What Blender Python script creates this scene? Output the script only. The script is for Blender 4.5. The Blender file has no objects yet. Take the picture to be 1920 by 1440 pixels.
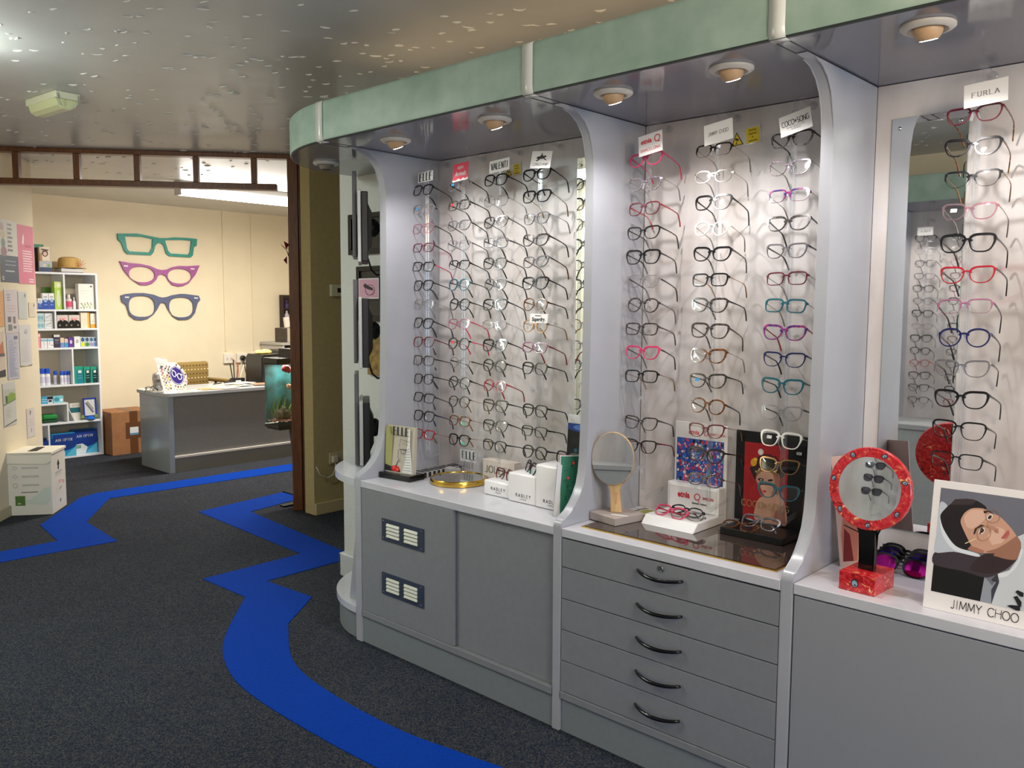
import bpy, bmesh, math, random
import numpy as np
from mathutils import Vector, Matrix, Euler
rnd = random.Random(7)
PI = math.pi
C = bpy.context.scene.collection
S = bpy.context.scene
# ------------------------------------------------------------------ camera, world, lights, exposure
cam_d = bpy.data.cameras.new('camera'); cam = bpy.data.objects.new('camera', cam_d); C.objects.link(cam)
FPX, PITCH, YAW, ROLL = 1584.8, 0.091702, -0.816478, 0.0053472
cam_d.sensor_width = 36; cam_d.lens = FPX*36/1920; cam_d.clip_start = .05; cam_d.clip_end = 60
_cy, _sy, _cp, _sp = math.cos(YAW), math.sin(YAW), math.cos(PITCH), math.sin(PITCH)
_fw = Vector((-_sy*_cp, _cy*_cp, -_sp)); _rt = Vector((_cy, _sy, 0)); _up = _rt.cross(_fw)
_r2 = math.cos(ROLL)*_rt + math.sin(ROLL)*_up; _u2 = -math.sin(ROLL)*_rt + math.cos(ROLL)*_up
_m = Matrix((_r2, _u2, -_fw)).transposed().to_4x4(); _m.translation = (0, 0, 1.5)
cam.matrix_world = _m; S.camera = cam
S.view_settings.view_transform = 'Standard'; S.view_settings.look = 'None'
S.view_settings.gamma = 1; S.view_settings.use_curve_mapping = False
S.view_settings.exposure = 0.0
S.cycles.max_bounces = 10; S.cycles.transparent_max_bounces = 40; S.cycles.glossy_bounces = 5
S.cycles.sample_clamp_indirect = 4; S.cycles.caustics_reflective = False; S.cycles.caustics_refractive = False
wd = bpy.data.worlds.new('world'); S.world = wd; wd.use_nodes = True
wd.node_tree.nodes['Background'].inputs[0].default_value = (.55, .7, 1, 1)
wd.node_tree.nodes['Background'].inputs[1].default_value = .25
def area(name, loc, target, sx, sy, power, col, spread=PI):
    l = bpy.data.lights.new(name, 'AREA'); l.shape = 'RECTANGLE'; l.size = sx; l.size_y = sy; l.energy = power; l.color = col; l.spread = spread
    o = bpy.data.objects.new(name, l); C.objects.link(o); o.location = loc
    o.rotation_euler = (Vector(target)-Vector(loc)).to_track_quat('-Z', 'Y').to_euler(); return o
def spot(name, loc, target, power, col, ang, blend=.6, r=.03):
    l = bpy.data.lights.new(name, 'SPOT'); l.energy = power; l.color = col; l.spot_size = ang; l.spot_blend = blend; l.shadow_soft_size = r
    o = bpy.data.objects.new(name, l); C.objects.link(o); o.location = loc
    o.rotation_euler = (Vector(target)-Vector(loc)).to_track_quat('-Z', 'Y').to_euler(); return o
# daylight through the shop window behind the camera (bluish, dull)
area('shop_window_daylight', (.9, -2.95, 1.45), (1.0, 3.0, .9), 2.6, 1.6, 70, (.60, .79, 1.0))
# warm ceiling lamp behind the camera, and the cool one over the left of the room
area('warm_room_lamp', (.55, -.9, 2.42), (1.9, 1.6, 2.56), 1.2, .6, 34, (1, .86, .70))
area('cool_room_lamp', (.42, 3.98, 2.45), (.42, 3.98, 0), 1.2, .12, 30, (.9, 1, .93))
def point(name, loc, power, col, r=.1):
    l = bpy.data.lights.new(name, 'POINT'); l.energy = power; l.color = col; l.shadow_soft_size = r; o = bpy.data.objects.new(name, l); C.objects.link(o); o.location = loc; return o
area('canopy_lamp_spill_upward', (2.38, 1.55, 2.36), (2.38, 1.55, 2.56), .35, 3.0, 1.6, (1, .72, .42))
point('passage_lamp', (4.6, 4.5, 2.35), 1.2, (1, .85, .6), .08)
point('cool_tube_glow', (.72, 3.98, 2.34), 14, (.84, .96, 1), .06)
point('cool_tube_end_glow', (1.02, 4.02, 2.45), 3.2, (.88, 1, .9), .03)
point('warm_ceiling_fill', (1.35, -.35, 2.12), 24, (1, .74, .46), .1)  # unseen fill light, added to warm and brighten the ceiling
# the tube light of the reception room
area('reception_tube_light', (4.15, 7.15, 2.40), (4.15, 7.15, 0), 1.45, .12, 96, (1, .93, .82))
DOWN = [(2.745, 1), (2.18, 1), (1.638, 1), (1.228, 1), (.706, 1)]
for _y, _k in DOWN:
    spot('soffit_spotlight_beam', (2.235, _y, 2.105), (2.62, _y-.02, 1.05), 13*_k, (1, .965, .95), 2.2, .8, .013)
# lamps of the facing display, seen only in the mirrors
for _y in (1.35, 1.95, 2.55):
    spot('facing_spotlight_beam', (-.5, _y, 2.10), (-.85, _y, 1.2), 14, (1, .93, .87), 2.1, .75, .03)

# ------------------------------------------------------------------ materials
_mats = {}
def M(name, col, rough=.5, metal=0, spec=.5, noise=0, nscale=20, bump=0, bscale=80, trans=0, coat=0, emit=0, alpha=None, stretch=(1, 1, 1), col2=None, detail=4):
    if name in _mats: return _mats[name]
    m = bpy.data.materials.new(name); m.use_nodes = True; nt = m.node_tree; b = nt.nodes['Principled BSDF']
    b.inputs['Base Color'].default_value = (*col, 1); b.inputs['Roughness'].default_value = rough; b.inputs['Metallic'].default_value = metal
    b.inputs['Specular IOR Level'].default_value = spec; b.inputs['Coat Weight'].default_value = coat; b.inputs['Coat Roughness'].default_value = .04
    if emit: b.inputs['Emission Color'].default_value = (*col, 1); b.inputs['Emission Strength'].default_value = emit
    if noise or bump:
        tc = nt.nodes.new('ShaderNodeTexCoord'); mp = nt.nodes.new('ShaderNodeMapping'); nt.links.new(tc.outputs['Object'], mp.inputs[0]); mp.inputs['Scale'].default_value = stretch
    if noise:
        n = nt.nodes.new('ShaderNodeTexNoise'); n.inputs['Scale'].default_value = nscale; n.inputs['Detail'].default_value = detail; nt.links.new(mp.outputs[0], n.inputs[0])
        r = nt.nodes.new('ShaderNodeValToRGB'); c2 = col2 or tuple(max(0, c*(1-noise)) for c in col); r.color_ramp.elements[0].color = (*c2, 1); r.color_ramp.elements[0].position = .35
        r.color_ramp.elements[1].color = (*(col if col2 else tuple(min(1, c*(1+noise*.6)) for c in col)), 1); r.color_ramp.elements[1].position = .68
        nt.links.new(n.outputs[0], r.inputs[0]); nt.links.new(r.outputs[0], b.inputs['Base Color'])
    if bump:
        n2 = nt.nodes.new('ShaderNodeTexNoise'); n2.inputs['Scale'].default_value = bscale; n2.inputs['Detail'].default_value = 3; nt.links.new(mp.outputs[0], n2.inputs[0])
        bp = nt.nodes.new('ShaderNodeBump'); bp.inputs['Strength'].default_value = bump; bp.inputs['Distance'].default_value = .004; nt.links.new(n2.outputs[0], bp.inputs['Height']); nt.links.new(bp.outputs[0], b.inputs['Normal'])
    _mats[name] = m; return m
def clear(name, tint=(1, 1, 1), gloss=.05, edge=.45, rough=.03, milk=0):
    """thin clear plastic or glass: see-through, with a fresnel reflection"""
    if name in _mats: return _mats[name]
    m = bpy.data.materials.new(name); m.use_nodes = True; nt = m.node_tree; nt.nodes.remove(nt.nodes['Principled BSDF'])
    t = nt.nodes.new('ShaderNodeBsdfTransparent'); t.inputs[0].default_value = (*tint, 1)
    g = nt.nodes.new('ShaderNodeBsdfGlossy'); g.inputs['Roughness'].default_value = rough
    f = nt.nodes.new('ShaderNodeLayerWeight'); f.inputs[0].default_value = .5; pw = nt.nodes.new('ShaderNodeMath'); pw.operation = 'POWER'; pw.inputs[1].default_value = 4; nt.links.new(f.outputs['Facing'], pw.inputs[0])
    mx = nt.nodes.new('ShaderNodeMixShader'); a = nt.nodes.new('ShaderNodeMath'); a.operation = 'MULTIPLY_ADD'; a.inputs[1].default_value = edge; a.inputs[2].default_value = gloss; a.use_clamp = True
    if milk:
        d = nt.nodes.new('ShaderNodeBsdfDiffuse'); d.inputs[0].default_value = (.8, .8, .82, 1); m2 = nt.nodes.new('ShaderNodeMixShader'); m2.inputs[0].default_value = milk
        nt.links.new(t.outputs[0], m2.inputs[1]); nt.links.new(d.outputs[0], m2.inputs[2]); t = m2
    nt.links.new(pw.outputs[0], a.inputs[0]); nt.links.new(a.outputs[0], mx.inputs[0]); nt.links.new(t.outputs[0], mx.inputs[1]); nt.links.new(g.outputs[0], mx.inputs[2])
    nt.links.new(mx.outputs[0], nt.nodes['Material Output'].inputs[0]); _mats[name] = m; return m
def fit(me, w):
    xs = [v.co.x for v in me.vertices]; s = w/(max(xs)-min(xs)); c = (max(xs)+min(xs))/2
    for v in me.vertices: v.co.x = (v.co.x-c)*s
    return me
def lin(r, g, b):
    f = lambda c: ((c/255+.055)/1.055)**2.4 if c > 10 else c/255/12.92
    return (f(r), f(g), f(b))
def K(r, g, b, rough=.5, **k): return M('paint_%d_%d_%d_%d' % (r, g, b, int(rough*100)), lin(r, g, b), rough, **k)

# ------------------------------------------------------------------ mesh helpers
def link(name, me, parent=None, loc=(0, 0, 0), rot=(0, 0, 0)):
    o = bpy.data.objects.new(name, me); C.objects.link(o); o.parent = parent; o.location = loc; o.rotation_euler = rot; return o
def obj(name, bm, mats, parent=None, loc=(0, 0, 0), rot=(0, 0, 0), smooth=False):
    me = bpy.data.meshes.new(name); bmesh.ops.recalc_face_normals(bm, faces=bm.faces[:]); bm.to_mesh(me); bm.free()
    for m in (mats if isinstance(mats, (list, tuple)) else [mats]): me.materials.append(m)
    if smooth: me.shade_smooth() if smooth is True else me.shade_smooth()
    if smooth == 'auto':
        try: me.set_sharp_from_angle(angle=math.radians(35))
        except Exception: pass
    return link(name, me, parent, loc, rot)
def thing(name, label, cat, loc=(0, 0, 0), rotz=0, group=None, rot=None):
    o = bpy.data.objects.new(name, None); C.objects.link(o); o.location = loc; o.rotation_euler = rot or (0, 0, rotz)
    o.empty_display_size = .05; o['label'] = label; o['category'] = cat
    if group: o['group'] = group
    return o
def tag(o, label, cat, group=None):
    o['label'] = label; o['category'] = cat
    if group: o['group'] = group
    return o
def struct(o): o['kind'] = 'structure'; return o
def B(): return bmesh.new()
def box(bm, x0, x1, y0, y1, z0, z1, bev=0, mi=0, seg=2):
    vs = [bm.verts.new(p) for p in ((x0,y0,z0),(x1,y0,z0),(x1,y1,z0),(x0,y1,z0),(x0,y0,z1),(x1,y0,z1),(x1,y1,z1),(x0,y1,z1))]
    fs = [bm.faces.new([vs[i] for i in f]) for f in ((0,3,2,1),(4,5,6,7),(0,1,5,4),(1,2,6,5),(2,3,7,6),(3,0,4,7))]
    for f in fs: f.material_index = mi
    if bev:
        es = list({e for f in fs for e in f.edges}); r = bmesh.ops.bevel(bm, geom=es, offset=bev, segments=seg, affect='EDGES', profile=.5)
        for f in r['faces']: f.material_index = mi
    return bm
def prism(bm, pts, a0, a1, axis='z', mi=0, bev=0):
    """extrude a closed outline (pairs) along an axis between a0 and a1"""
    f3 = {'z': lambda p, a: (p[0], p[1], a), 'y': lambda p, a: (p[0], a, p[1]), 'x': lambda p, a: (a, p[0], p[1])}[axis]
    A = [bm.verts.new(f3(p, a0)) for p in pts]; Bv = [bm.verts.new(f3(p, a1)) for p in pts]; n = len(pts)
    fs = [bm.faces.new(A[::-1]), bm.faces.new(Bv)] + [bm.faces.new((A[i], A[(i+1) % n], Bv[(i+1) % n], Bv[i])) for i in range(n)]
    for f in fs: f.material_index = mi
    if bev:
        es = list(fs[0].edges)+list(fs[1].edges); r = bmesh.ops.bevel(bm, geom=es, offset=bev, segments=2, affect='EDGES')
        for f in r['faces']: f.material_index = mi
    return bm
def lathe(bm, prof, n=24, mi=0, c=(0, 0, 0), close=True, sx=1, sy=1):
    rings = []
    for r, z in prof:
        rings.append([bm.verts.new((c[0]+sx*r*math.cos(2*PI*i/n), c[1]+sy*r*math.sin(2*PI*i/n), c[2]+z)) for i in range(n)])
    fs = []
    for a, b in zip(rings[:-1], rings[1:]):
        for i in range(n): fs.append(bm.faces.new((a[i], a[(i+1) % n], b[(i+1) % n], b[i])))
    if close:
        if prof[0][0] > 1e-6: fs.append(bm.faces.new(rings[0][::-1]))
        if prof[-1][0] > 1e-6: fs.append(bm.faces.new(rings[-1]))
    for f in fs: f.material_index = mi
    bmesh.ops.remove_doubles(bm, verts=[v for r in (rings[0], rings[-1]) for v in r], dist=1e-6); return bm
def tube(bm, path, r, n=8, mi=0, sq=None, cap=True, closed=False):
    """sweep a circle (or a w x h rectangle given by sq) along a path; r may be a list"""
    P = [Vector(p) for p in path]; m = len(P); rings = []; prev = None
    for i, p in enumerate(P):
        if closed: d = P[(i+1) % m]-P[i-1]
        else: d = (P[min(i+1, m-1)]-P[max(i-1, 0)])
        d.normalize()
        if prev is None:
            up = Vector((0, 0, 1)) if abs(d.z) < .95 else Vector((0, 1, 0))
            s = d.cross(up).normalized()
        else:
            s = (prev - d*prev.dot(d)).normalized()
        prev = s; u = s.cross(d).normalized(); rr = r[i] if isinstance(r, (list, tuple)) else r
        if sq:
            w, h = (sq[i] if isinstance(sq, list) else sq)
            ring = [bm.verts.new(p+s*a*w/2+u*b*h/2) for a, b in ((-1,-1),(1,-1),(1,1),(-1,1))]
        else: ring = [bm.verts.new(p+s*rr*math.cos(2*PI*k/n)+u*rr*math.sin(2*PI*k/n)) for k in range(n)]
        rings.append(ring)
    k = len(rings[0]); pr = list(zip(rings[:-1], rings[1:]))+([(rings[-1], rings[0])] if closed else [])
    fs = [bm.faces.new((a[i], a[(i+1) % k], b[(i+1) % k], b[i])) for a, b in pr for i in range(k)]
    if cap and not closed: fs += [bm.faces.new(rings[0][::-1]), bm.faces.new(rings[-1])]
    for f in fs: f.material_index = mi
    return bm
def plate_mesh(name, outlines, t, mat, smooth_pts=False):
    """flat plate in the local x-z plane with holes; thickness t towards -y (front)"""
    cu = bpy.data.curves.new(name, 'CURVE'); cu.dimensions = '2D'; cu.fill_mode = 'BOTH'; cu.extrude = t/2
    for ol in outlines:
        sp = cu.splines.new('POLY'); sp.points.add(len(ol)-1); sp.use_cyclic_u = True
        for q, p in zip(sp.points, ol): q.co = (p[0], p[1], 0, 1)
    o = bpy.data.objects.new(name, cu); me = bpy.data.meshes.new_from_object(o); bpy.data.objects.remove(o); bpy.data.curves.remove(cu)
    me.transform(Matrix.Translation((0, -t/2, 0)) @ Matrix.Rotation(PI/2, 4, 'X')); me.materials.clear(); me.materials.append(mat); me.name = name; return me
def ctext(body, size, mat, sx=1, bold=0, depth=.0004, name='lettering', shear=0):
    """lettering in the built-in typeface, centred, in the local x-z plane facing -y"""
    cu = bpy.data.curves.new(name, 'FONT'); cu.body = body; cu.size = size; cu.align_x = 'CENTER'; cu.align_y = 'CENTER'; cu.extrude = depth/2; cu.offset = bold; cu.resolution_u = 3; cu.shear = shear
    o = bpy.data.objects.new(name, cu); me = bpy.data.meshes.new_from_object(o); bpy.data.objects.remove(o); bpy.data.curves.remove(cu)
    me.transform(Matrix.Rotation(PI/2, 4, 'X') @ Matrix.Scale(sx, 4, (1, 0, 0))); me.materials.clear(); me.materials.append(mat); me.name = name; return me
def arc(cx, cz, rx, rz, a0, a1, n=12): return [(cx+rx*math.cos(math.radians(a0+(a1-a0)*i/n)), cz+rz*math.sin(math.radians(a0+(a1-a0)*i/n))) for i in range(n+1)]
GL = {'A': [[(0,0),(.5,1),(1,0)],[(.2,.36),(.8,.36)]], 'B': [[(0,0),(0,1),(.55,1),(.75,.88),(.75,.64),(.55,.53),(0,.53)],[(.55,.53),(.85,.4),(.85,.14),(.6,0),(0,0)]],
 'C': [arc(.5,.5,.5,.5,45,315)], 'D': [[(0,0),(0,1),(.45,1)]+arc(.42,.5,.45,.5,90,-90)+[(0,0)]], 'E': [[(0,0),(0,1)],[(0,1),(.7,1)],[(0,.53),(.6,.53)],[(0,0),(.72,0)]],
 'F': [[(0,0),(0,1)],[(0,1),(.7,1)],[(0,.53),(.6,.53)]], 'G': [arc(.5,.5,.5,.5,45,330),[(.95,.25),(.95,.48),(.55,.48)]], 'H': [[(0,0),(0,1)],[(.8,0),(.8,1)],[(0,.55),(.8,.55)]],
 'I': [[(.2,0),(.2,1)]], 'J': [[(.5,1),(.5,.2)]+arc(.28,.2,.22,.22,0,-150,6)], 'L': [[(0,0),(0,1)],[(0,0),(.65,0)]], 'M': [[(0,0),(.08,1),(.5,.15),(.92,1),(1,0)]],
 'N': [[(0,0),(0,1),(.8,0),(.8,1)]], 'O': [arc(.5,.5,.52,.5,0,360,20)], 'P': [[(0,0),(0,1),(.5,1)]+arc(.45,.76,.3,.24,90,-90,6)+[(0,.52)]],
 'R': [[(0,0),(0,1),(.45,1)]+arc(.42,.76,.3,.24,90,-90,6)+[(0,.52)],[(.4,.52),(.8,0)]], 'S': [arc(.42,.75,.34,.25,40,270,8)+arc(.42,.25,.36,.25,90,-140,8)],
 'T': [[(.4,0),(.4,1)],[(0,1),(.8,1)]], 'U': [[(0,1),(0,.3)]+arc(.4,.3,.4,.3,180,360,8)+[(.8,1)]], 'V': [[(0,1),(.45,0),(.9,1)]], 'W': [[(0,1),(.28,0),(.55,.9),(.82,0),(1.1,1)]],
 'Y': [[(0,1),(.4,.5),(.8,1)],[(.4,.5),(.4,0)]], 'X': [[(0,0),(.8,1)],[(0,1),(.8,0)]], ' ': [], '*': [[(.1,.35),(.5,.65)],[(.1,.65),(.5,.35)],[(.3,.25),(.3,.75)]], '+': []}
GW = {'I': .4, 'J': .55, 'M': 1.0, 'W': 1.1, 'O': 1.0, 'C': .9, 'G': 1, 'A': 1, 'D': .88, 'L': .68, ' ': .5, '*': .6, 'S': .8}
def stroke(word, h, mat, w=.09, thin=None, cond=1.0, gap=.28, serif=0, name='lettering', align=0):
    """hand-built capitals: strokes of width w*h (thin: width of the level strokes)"""
    bm = B(); x = 0; segs = []
    for ch in word:
        for pl in GL.get(ch, []):
            for a, b in zip(pl[:-1], pl[1:]): segs.append(((x+a[0]*cond)*h, a[1]*h, (x+b[0]*cond)*h, b[1]*h))
            if serif:
                for e in (pl[0], pl[-1]):
                    if abs(e[1]) < .01 or abs(e[1]-1) < .01: segs.append(((x+e[0]*cond-serif)*h, e[1]*h, (x+e[0]*cond+serif)*h, e[1]*h))
        x += GW.get(ch, .8)*cond+gap
    W = (x-gap)*h; off = -W/2 if align == 0 else 0
    for ax, az, bx, bz in segs:
        L = math.hypot(bx-ax, bz-az)
        if L < 1e-7: continue
        ux, uz = (bx-ax)/L, (bz-az)/L; ww = h*(w*abs(uz)+(thin if thin is not None else w)*abs(ux))/2; e = ww*.35
        q = [(ax-ux*e-uz*ww, az-uz*e+ux*ww), (bx+ux*e-uz*ww, bz+uz*e+ux*ww), (bx+ux*e+uz*ww, bz+uz*e-ux*ww), (ax-ux*e+uz*ww, az-uz*e-ux*ww)]
        bm.faces.new([bm.verts.new((p[0]+off, 0, p[1]-h/2)) for p in q])
    me = bpy.data.meshes.new(name); bm.to_mesh(me); bm.free(); me.materials.append(mat); return me
def homog(src, dst):
    A = []; b = []
    for (x, y), (u, v) in zip(src, dst):
        A.append([x, y, 1, 0, 0, 0, -u*x, -u*y]); b.append(u); A.append([0, 0, 0, x, y, 1, -v*x, -v*y]); b.append(v)
    h = np.linalg.solve(np.array(A, float), np.array(b, float)); H = np.append(h, 1).reshape(3, 3)
    return lambda p: (lambda q: (float(q[0]/q[2]), float(q[1]/q[2])))(H @ np.array([p[0], p[1], 1.0]))
def sm(pts, sub=4):
    n = len(pts); o = []
    for i in range(n):
        p0, p1, p2, p3 = [np.array(pts[(i+k-1) % n], float) for k in range(4)]
        for k in range(sub):
            t = k/sub; q = p1+.5*t*(p2-p0)*.8+t*t*(3*(p2-p1)-.8*(p2-p0)-.4*(p3-p1))+t**3*(2*(p1-p2)+.4*(p2-p0)+.4*(p3-p1)); o.append(tuple(q))
    return o
def art(name, layers, mp, parent, y0=-.0004, step=.00012, loc=(0, 0, 0), rot=(0, 0, 0)):
    """flat print: coloured patches laid one over another on a sheet (one mesh, many inks)"""
    bm = B(); mats = []; idx = {}
    for k, (pts, col) in enumerate(layers):
        mat = col if not isinstance(col, tuple) else K(*col, .45)
        if mat.name not in idx: idx[mat.name] = len(mats); mats.append(mat)
        try: f = bm.faces.new([bm.verts.new((mp(p)[0], y0-step*k, mp(p)[1])) for p in pts])
        except ValueError: continue
        f.material_index = idx[mat.name]
    me = bpy.data.meshes.new(name); bm.to_mesh(me); bm.free()
    for m in mats: me.materials.append(m)
    return link(name, me, parent, loc, rot)
def ell(cx, cy, rx, ry, rot=0, n=20):
    c, s = math.cos(math.radians(rot)), math.sin(math.radians(rot)); o = []
    for i in range(n):
        a = 2*PI*i/n; x, y = rx*math.cos(a), ry*math.sin(a); o.append((cx+x*c-y*s, cy+x*s+y*c))
    return o
def ringpoly(cx, cy, rx, ry, w, rot=0, n=20):
    """outline ring as quads"""
    a = ell(cx, cy, rx, ry, rot, n); b = ell(cx, cy, rx-w, ry-w, rot, n); return [[a[i], a[(i+1) % n], b[(i+1) % n], b[i]] for i in range(n)]
def line(x0, y0, x1, y1, w):
    L = math.hypot(x1-x0, y1-y0); nx, ny = -(y1-y0)/L*w/2, (x1-x0)/L*w/2; return [(x0+nx, y0+ny), (x1+nx, y1+ny), (x1-nx, y1-ny), (x0-nx, y0-ny)]
FACE_L = -PI/2      # things on the display face the room (world -x): local x = world -y, local y = world +x
# ------------------------------------------------------------------ shared materials
LAM = M('grey_laminate', lin(176, 178, 180), .42, noise=.05, nscale=60)
PLN = M('plinth_laminate', lin(132, 138, 144), .45, noise=.04, nscale=40)
LAMD = M('grey_laminate_doors', lin(138, 140, 145), .45, noise=.04, nscale=40)
LAMG = M('glossy_grey_laminate', lin(172, 173, 180), .22, noise=.03, nscale=8)
SOFF = M('glossy_soffit', lin(132, 131, 140), .10, spec=.6)
TOPM = M('pale_worktop', lin(205, 205, 212), .16, noise=.03, nscale=12)
BACK = M('pale_marbled_board', lin(228, 223, 222), .32, noise=.2, nscale=3.2, col2=lin(198, 190, 186), stretch=(1, 2.2, .8), detail=7)
GREEN = M('mottled_green_laminate', lin(170, 190, 176), .45, noise=.25, nscale=9, col2=lin(146, 170, 155), detail=8, spec=.35)
STRAP = M('white_plastic_trim', lin(222, 222, 214), .22)
CREAM = M('cream_woodchip_wall', lin(230, 217, 190), .85, bump=.15, bscale=120, noise=.03, nscale=5)
WHITEW = M('white_textured_wall', lin(214, 214, 208), .8, bump=.5, bscale=70)
CREAMD = M('tan_woodchip_wall', lin(178, 160, 112), .85, bump=.25, bscale=120, noise=.05, nscale=30)
CEIL = M('artex_ceiling_paint', lin(200, 199, 196), .34, bump=.45, bscale=9, noise=.05, nscale=3, spec=.45)
WOOD = M('dark_stained_wood', lin(112, 66, 32), .38, noise=.35, nscale=6, stretch=(14, 14, 1.2))
WOODD = M('darker_stained_wood', lin(52, 28, 16), .4, noise=.3, nscale=6, stretch=(14, 14, 1.2))
WHITE = K(236, 234, 232, .35); WGLOSS = K(240, 240, 240, .12); BLACK = K(14, 14, 15, .35); BLACKG = K(8, 8, 9, .12); INK = K(24, 24, 28, .5)
MIRROR = M('mirror_silvering', (.88, .9, .9), .015, 1.0); CHROME = M('chrome', (.75, .75, .76), .12, 1.0); GOLD = M('gold_rim', lin(214, 176, 84), .18, 1.0); STEEL = M('brushed_steel', lin(120, 124, 128), .35, .8)
ACR = clear('clear_acrylic', (.96, .965, .97), .05, .35, .12, .05); GLASS = clear('thin_glass', (.985, .99, .985), .04); ACRN = clear('nose_rest_acrylic', (.93, .93, .95), .06, .5, .1, .22); LENS = clear('demo_lens', (.98, .985, .985), .035, .4, .05)
def carpet():
    m = bpy.data.materials.new('charcoal_fleck_carpet'); m.use_nodes = True; nt = m.node_tree; b = nt.nodes['Principled BSDF']; b.inputs['Roughness'].default_value = .95; b.inputs['Specular IOR Level'].default_value = .1
    tc = nt.nodes.new('ShaderNodeTexCoord'); n = nt.nodes.new('ShaderNodeTexVoronoi'); n.inputs['Scale'].default_value = 240; nt.links.new(tc.outputs['Object'], n.inputs['Vector']); sp = nt.nodes.new('ShaderNodeSeparateColor'); nt.links.new(n.outputs['Color'], sp.inputs[0])
    r = nt.nodes.new('ShaderNodeValToRGB'); e = r.color_ramp.elements; e[0].color = (*lin(28, 36, 54), 1); e[0].position = .1; e[1].color = (*lin(80, 78, 77), 1); e[1].position = .95
    x = e.new(.5); x.color = (*lin(46, 52, 62), 1); nt.links.new(sp.outputs[0], r.inputs[0])
    n3 = nt.nodes.new('ShaderNodeTexNoise'); n3.inputs['Scale'].default_value = 2.2; nt.links.new(tc.outputs['Object'], n3.inputs[0])
    mx = nt.nodes.new('ShaderNodeMix'); mx.data_type = 'RGBA'; mx.blend_type = 'MULTIPLY'; mx.inputs[0].default_value = .35; nt.links.new(r.outputs[0], mx.inputs[6]); nt.links.new(n3.outputs[0], mx.inputs[7]); nt.links.new(mx.outputs[2], b.inputs['Base Color'])
    bp = nt.nodes.new('ShaderNodeBump'); bp.inputs['Strength'].default_value = .06; bp.inputs['Distance'].default_value = .001; nt.links.new(n.outputs[0], bp.inputs['Height']); nt.links.new(bp.outputs[0], b.inputs['Normal']); return m
CARPET = carpet(); BLUEC = M('royal_blue_carpet', lin(2, 56, 154), .95, spec=.1, noise=.15, nscale=160, bump=.4, bscale=160)

# ------------------------------------------------------------------ room shell
CH = 2.56
bm = B(); box(bm, -1.1, 6.2, -3.1, 9.2, -.06, 0); struct(obj('floor', bm, CARPET))
bm = B(); box(bm, -1.1, 6.2, -3.1, 9.2, CH, CH+.06); ceil = struct(obj('ceiling', bm, CEIL))
# raised artex flicks on the ceiling paint
bm = B(); rr = random.Random(3)
for k in range(1150):
    x, y = rr.uniform(-.6, 3.4), rr.uniform(.6, 7.2)
    if x > 2.7 and y < 3.8: continue
    L = rr.uniform(.02, .055); w = rr.uniform(.002, .005); a = -.9+rr.uniform(-.5, .5); n = 4; cv = rr.uniform(-1, 1)*.4
    ps = []
    for i in range(n+1):
        t = i/n-.5; aa = a+cv*t*3; ps.append((x+L*t*math.cos(aa), y+L*t*math.sin(aa)))
    up = [bm.verts.new((p[0]-w*math.sin(a)*math.sin(PI*(i+.3)/(n+.6)), p[1]+w*math.cos(a)*math.sin(PI*(i+.3)/(n+.6)), CH)) for i, p in enumerate(ps)]
    mid = [bm.verts.new((p[0], p[1], CH-w*1.5*math.sin(PI*(i+.3)/(n+.6))-.0006)) for i, p in enumerate(ps)]
    dn = [bm.verts.new((p[0]+w*math.sin(a)*math.sin(PI*(i+.3)/(n+.6)), p[1]-w*math.cos(a)*math.sin(PI*(i+.3)/(n+.6)), CH)) for i, p in enumerate(ps)]
    for i in range(n): bm.faces.new((up[i], up[i+1], mid[i+1], mid[i])); bm.faces.new((mid[i], mid[i+1], dn[i+1], dn[i]))
fl = obj('artex_flick', bm, M('artex_flick_paint', lin(232, 228, 218), .22), ceil, smooth=True); fl['kind'] = 'stuff'
# blue stripes woven into the carpet (3 mm proud of it)
def inlay(name, pts, z=.003):
    from mathutils.geometry import tessellate_polygon
    bm = B(); T = [bm.verts.new((*p, z)) for p in pts]; L_ = [bm.verts.new((*p, .0002)) for p in pts]; n = len(pts)
    for a, b, c in tessellate_polygon([[Vector((*p, 0)) for p in pts]]):
        f = bm.faces.new((T[a], T[b], T[c])); f.normal_update()
        if f.normal.z < 0: f.normal_flip()
    for i in range(n): bm.faces.new((L_[i], L_[(i+1) % n], T[(i+1) % n], T[i]))
    me = bpy.data.meshes.new(name); bm.to_mesh(me); bm.free(); me.materials.append(BLUEC); return struct(link(name, me))
def smooth_path(pts, closed=False, sub=6):
    P = [Vector((*p, 0)) for p in pts]; o = []
    for i in range(len(P)-1):
        p0, p1, p2, p3 = P[max(i-1, 0)], P[i], P[i+1], P[min(i+2, len(P)-1)]
        for k in range(sub):
            t = k/sub; q = .5*((2*p1)+(-p0+p2)*t+(2*p0-5*p1+4*p2-p3)*t*t+(-p0+3*p1-3*p2+p3)*t**3); o.append((q.x, q.y))
    o.append((P[-1].x, P[-1].y)); return o
inlay('trim_1', [(.6, 5.46), (1.461, 5.449), (2.115, 5.42), (2.162, 6.057), (2.557, 6.675), (4.113, 6.642), (5.9, 6.62), (5.9, 6.91), (4.296, 6.935), (2.558, 6.94), (2.406, 6.854), (1.911, 6.191), (1.853, 5.689), (1.528, 5.687), (.6, 5.70)])
left_e = [(5.2, 5.86), (3.667, 5.927), (2.836, 5.783), (2.77, 4.349), (2.135, 4.327), (2.149, 3.896)] + smooth_path([(2.149, 3.896), (1.797, 3.456), (1.647, 3.13), (1.6, 2.838), (1.6, 2.423), (1.62, 2.073), (1.66, 1.6), (1.66, .6), (1.66, -1.2)])[1:]
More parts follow.
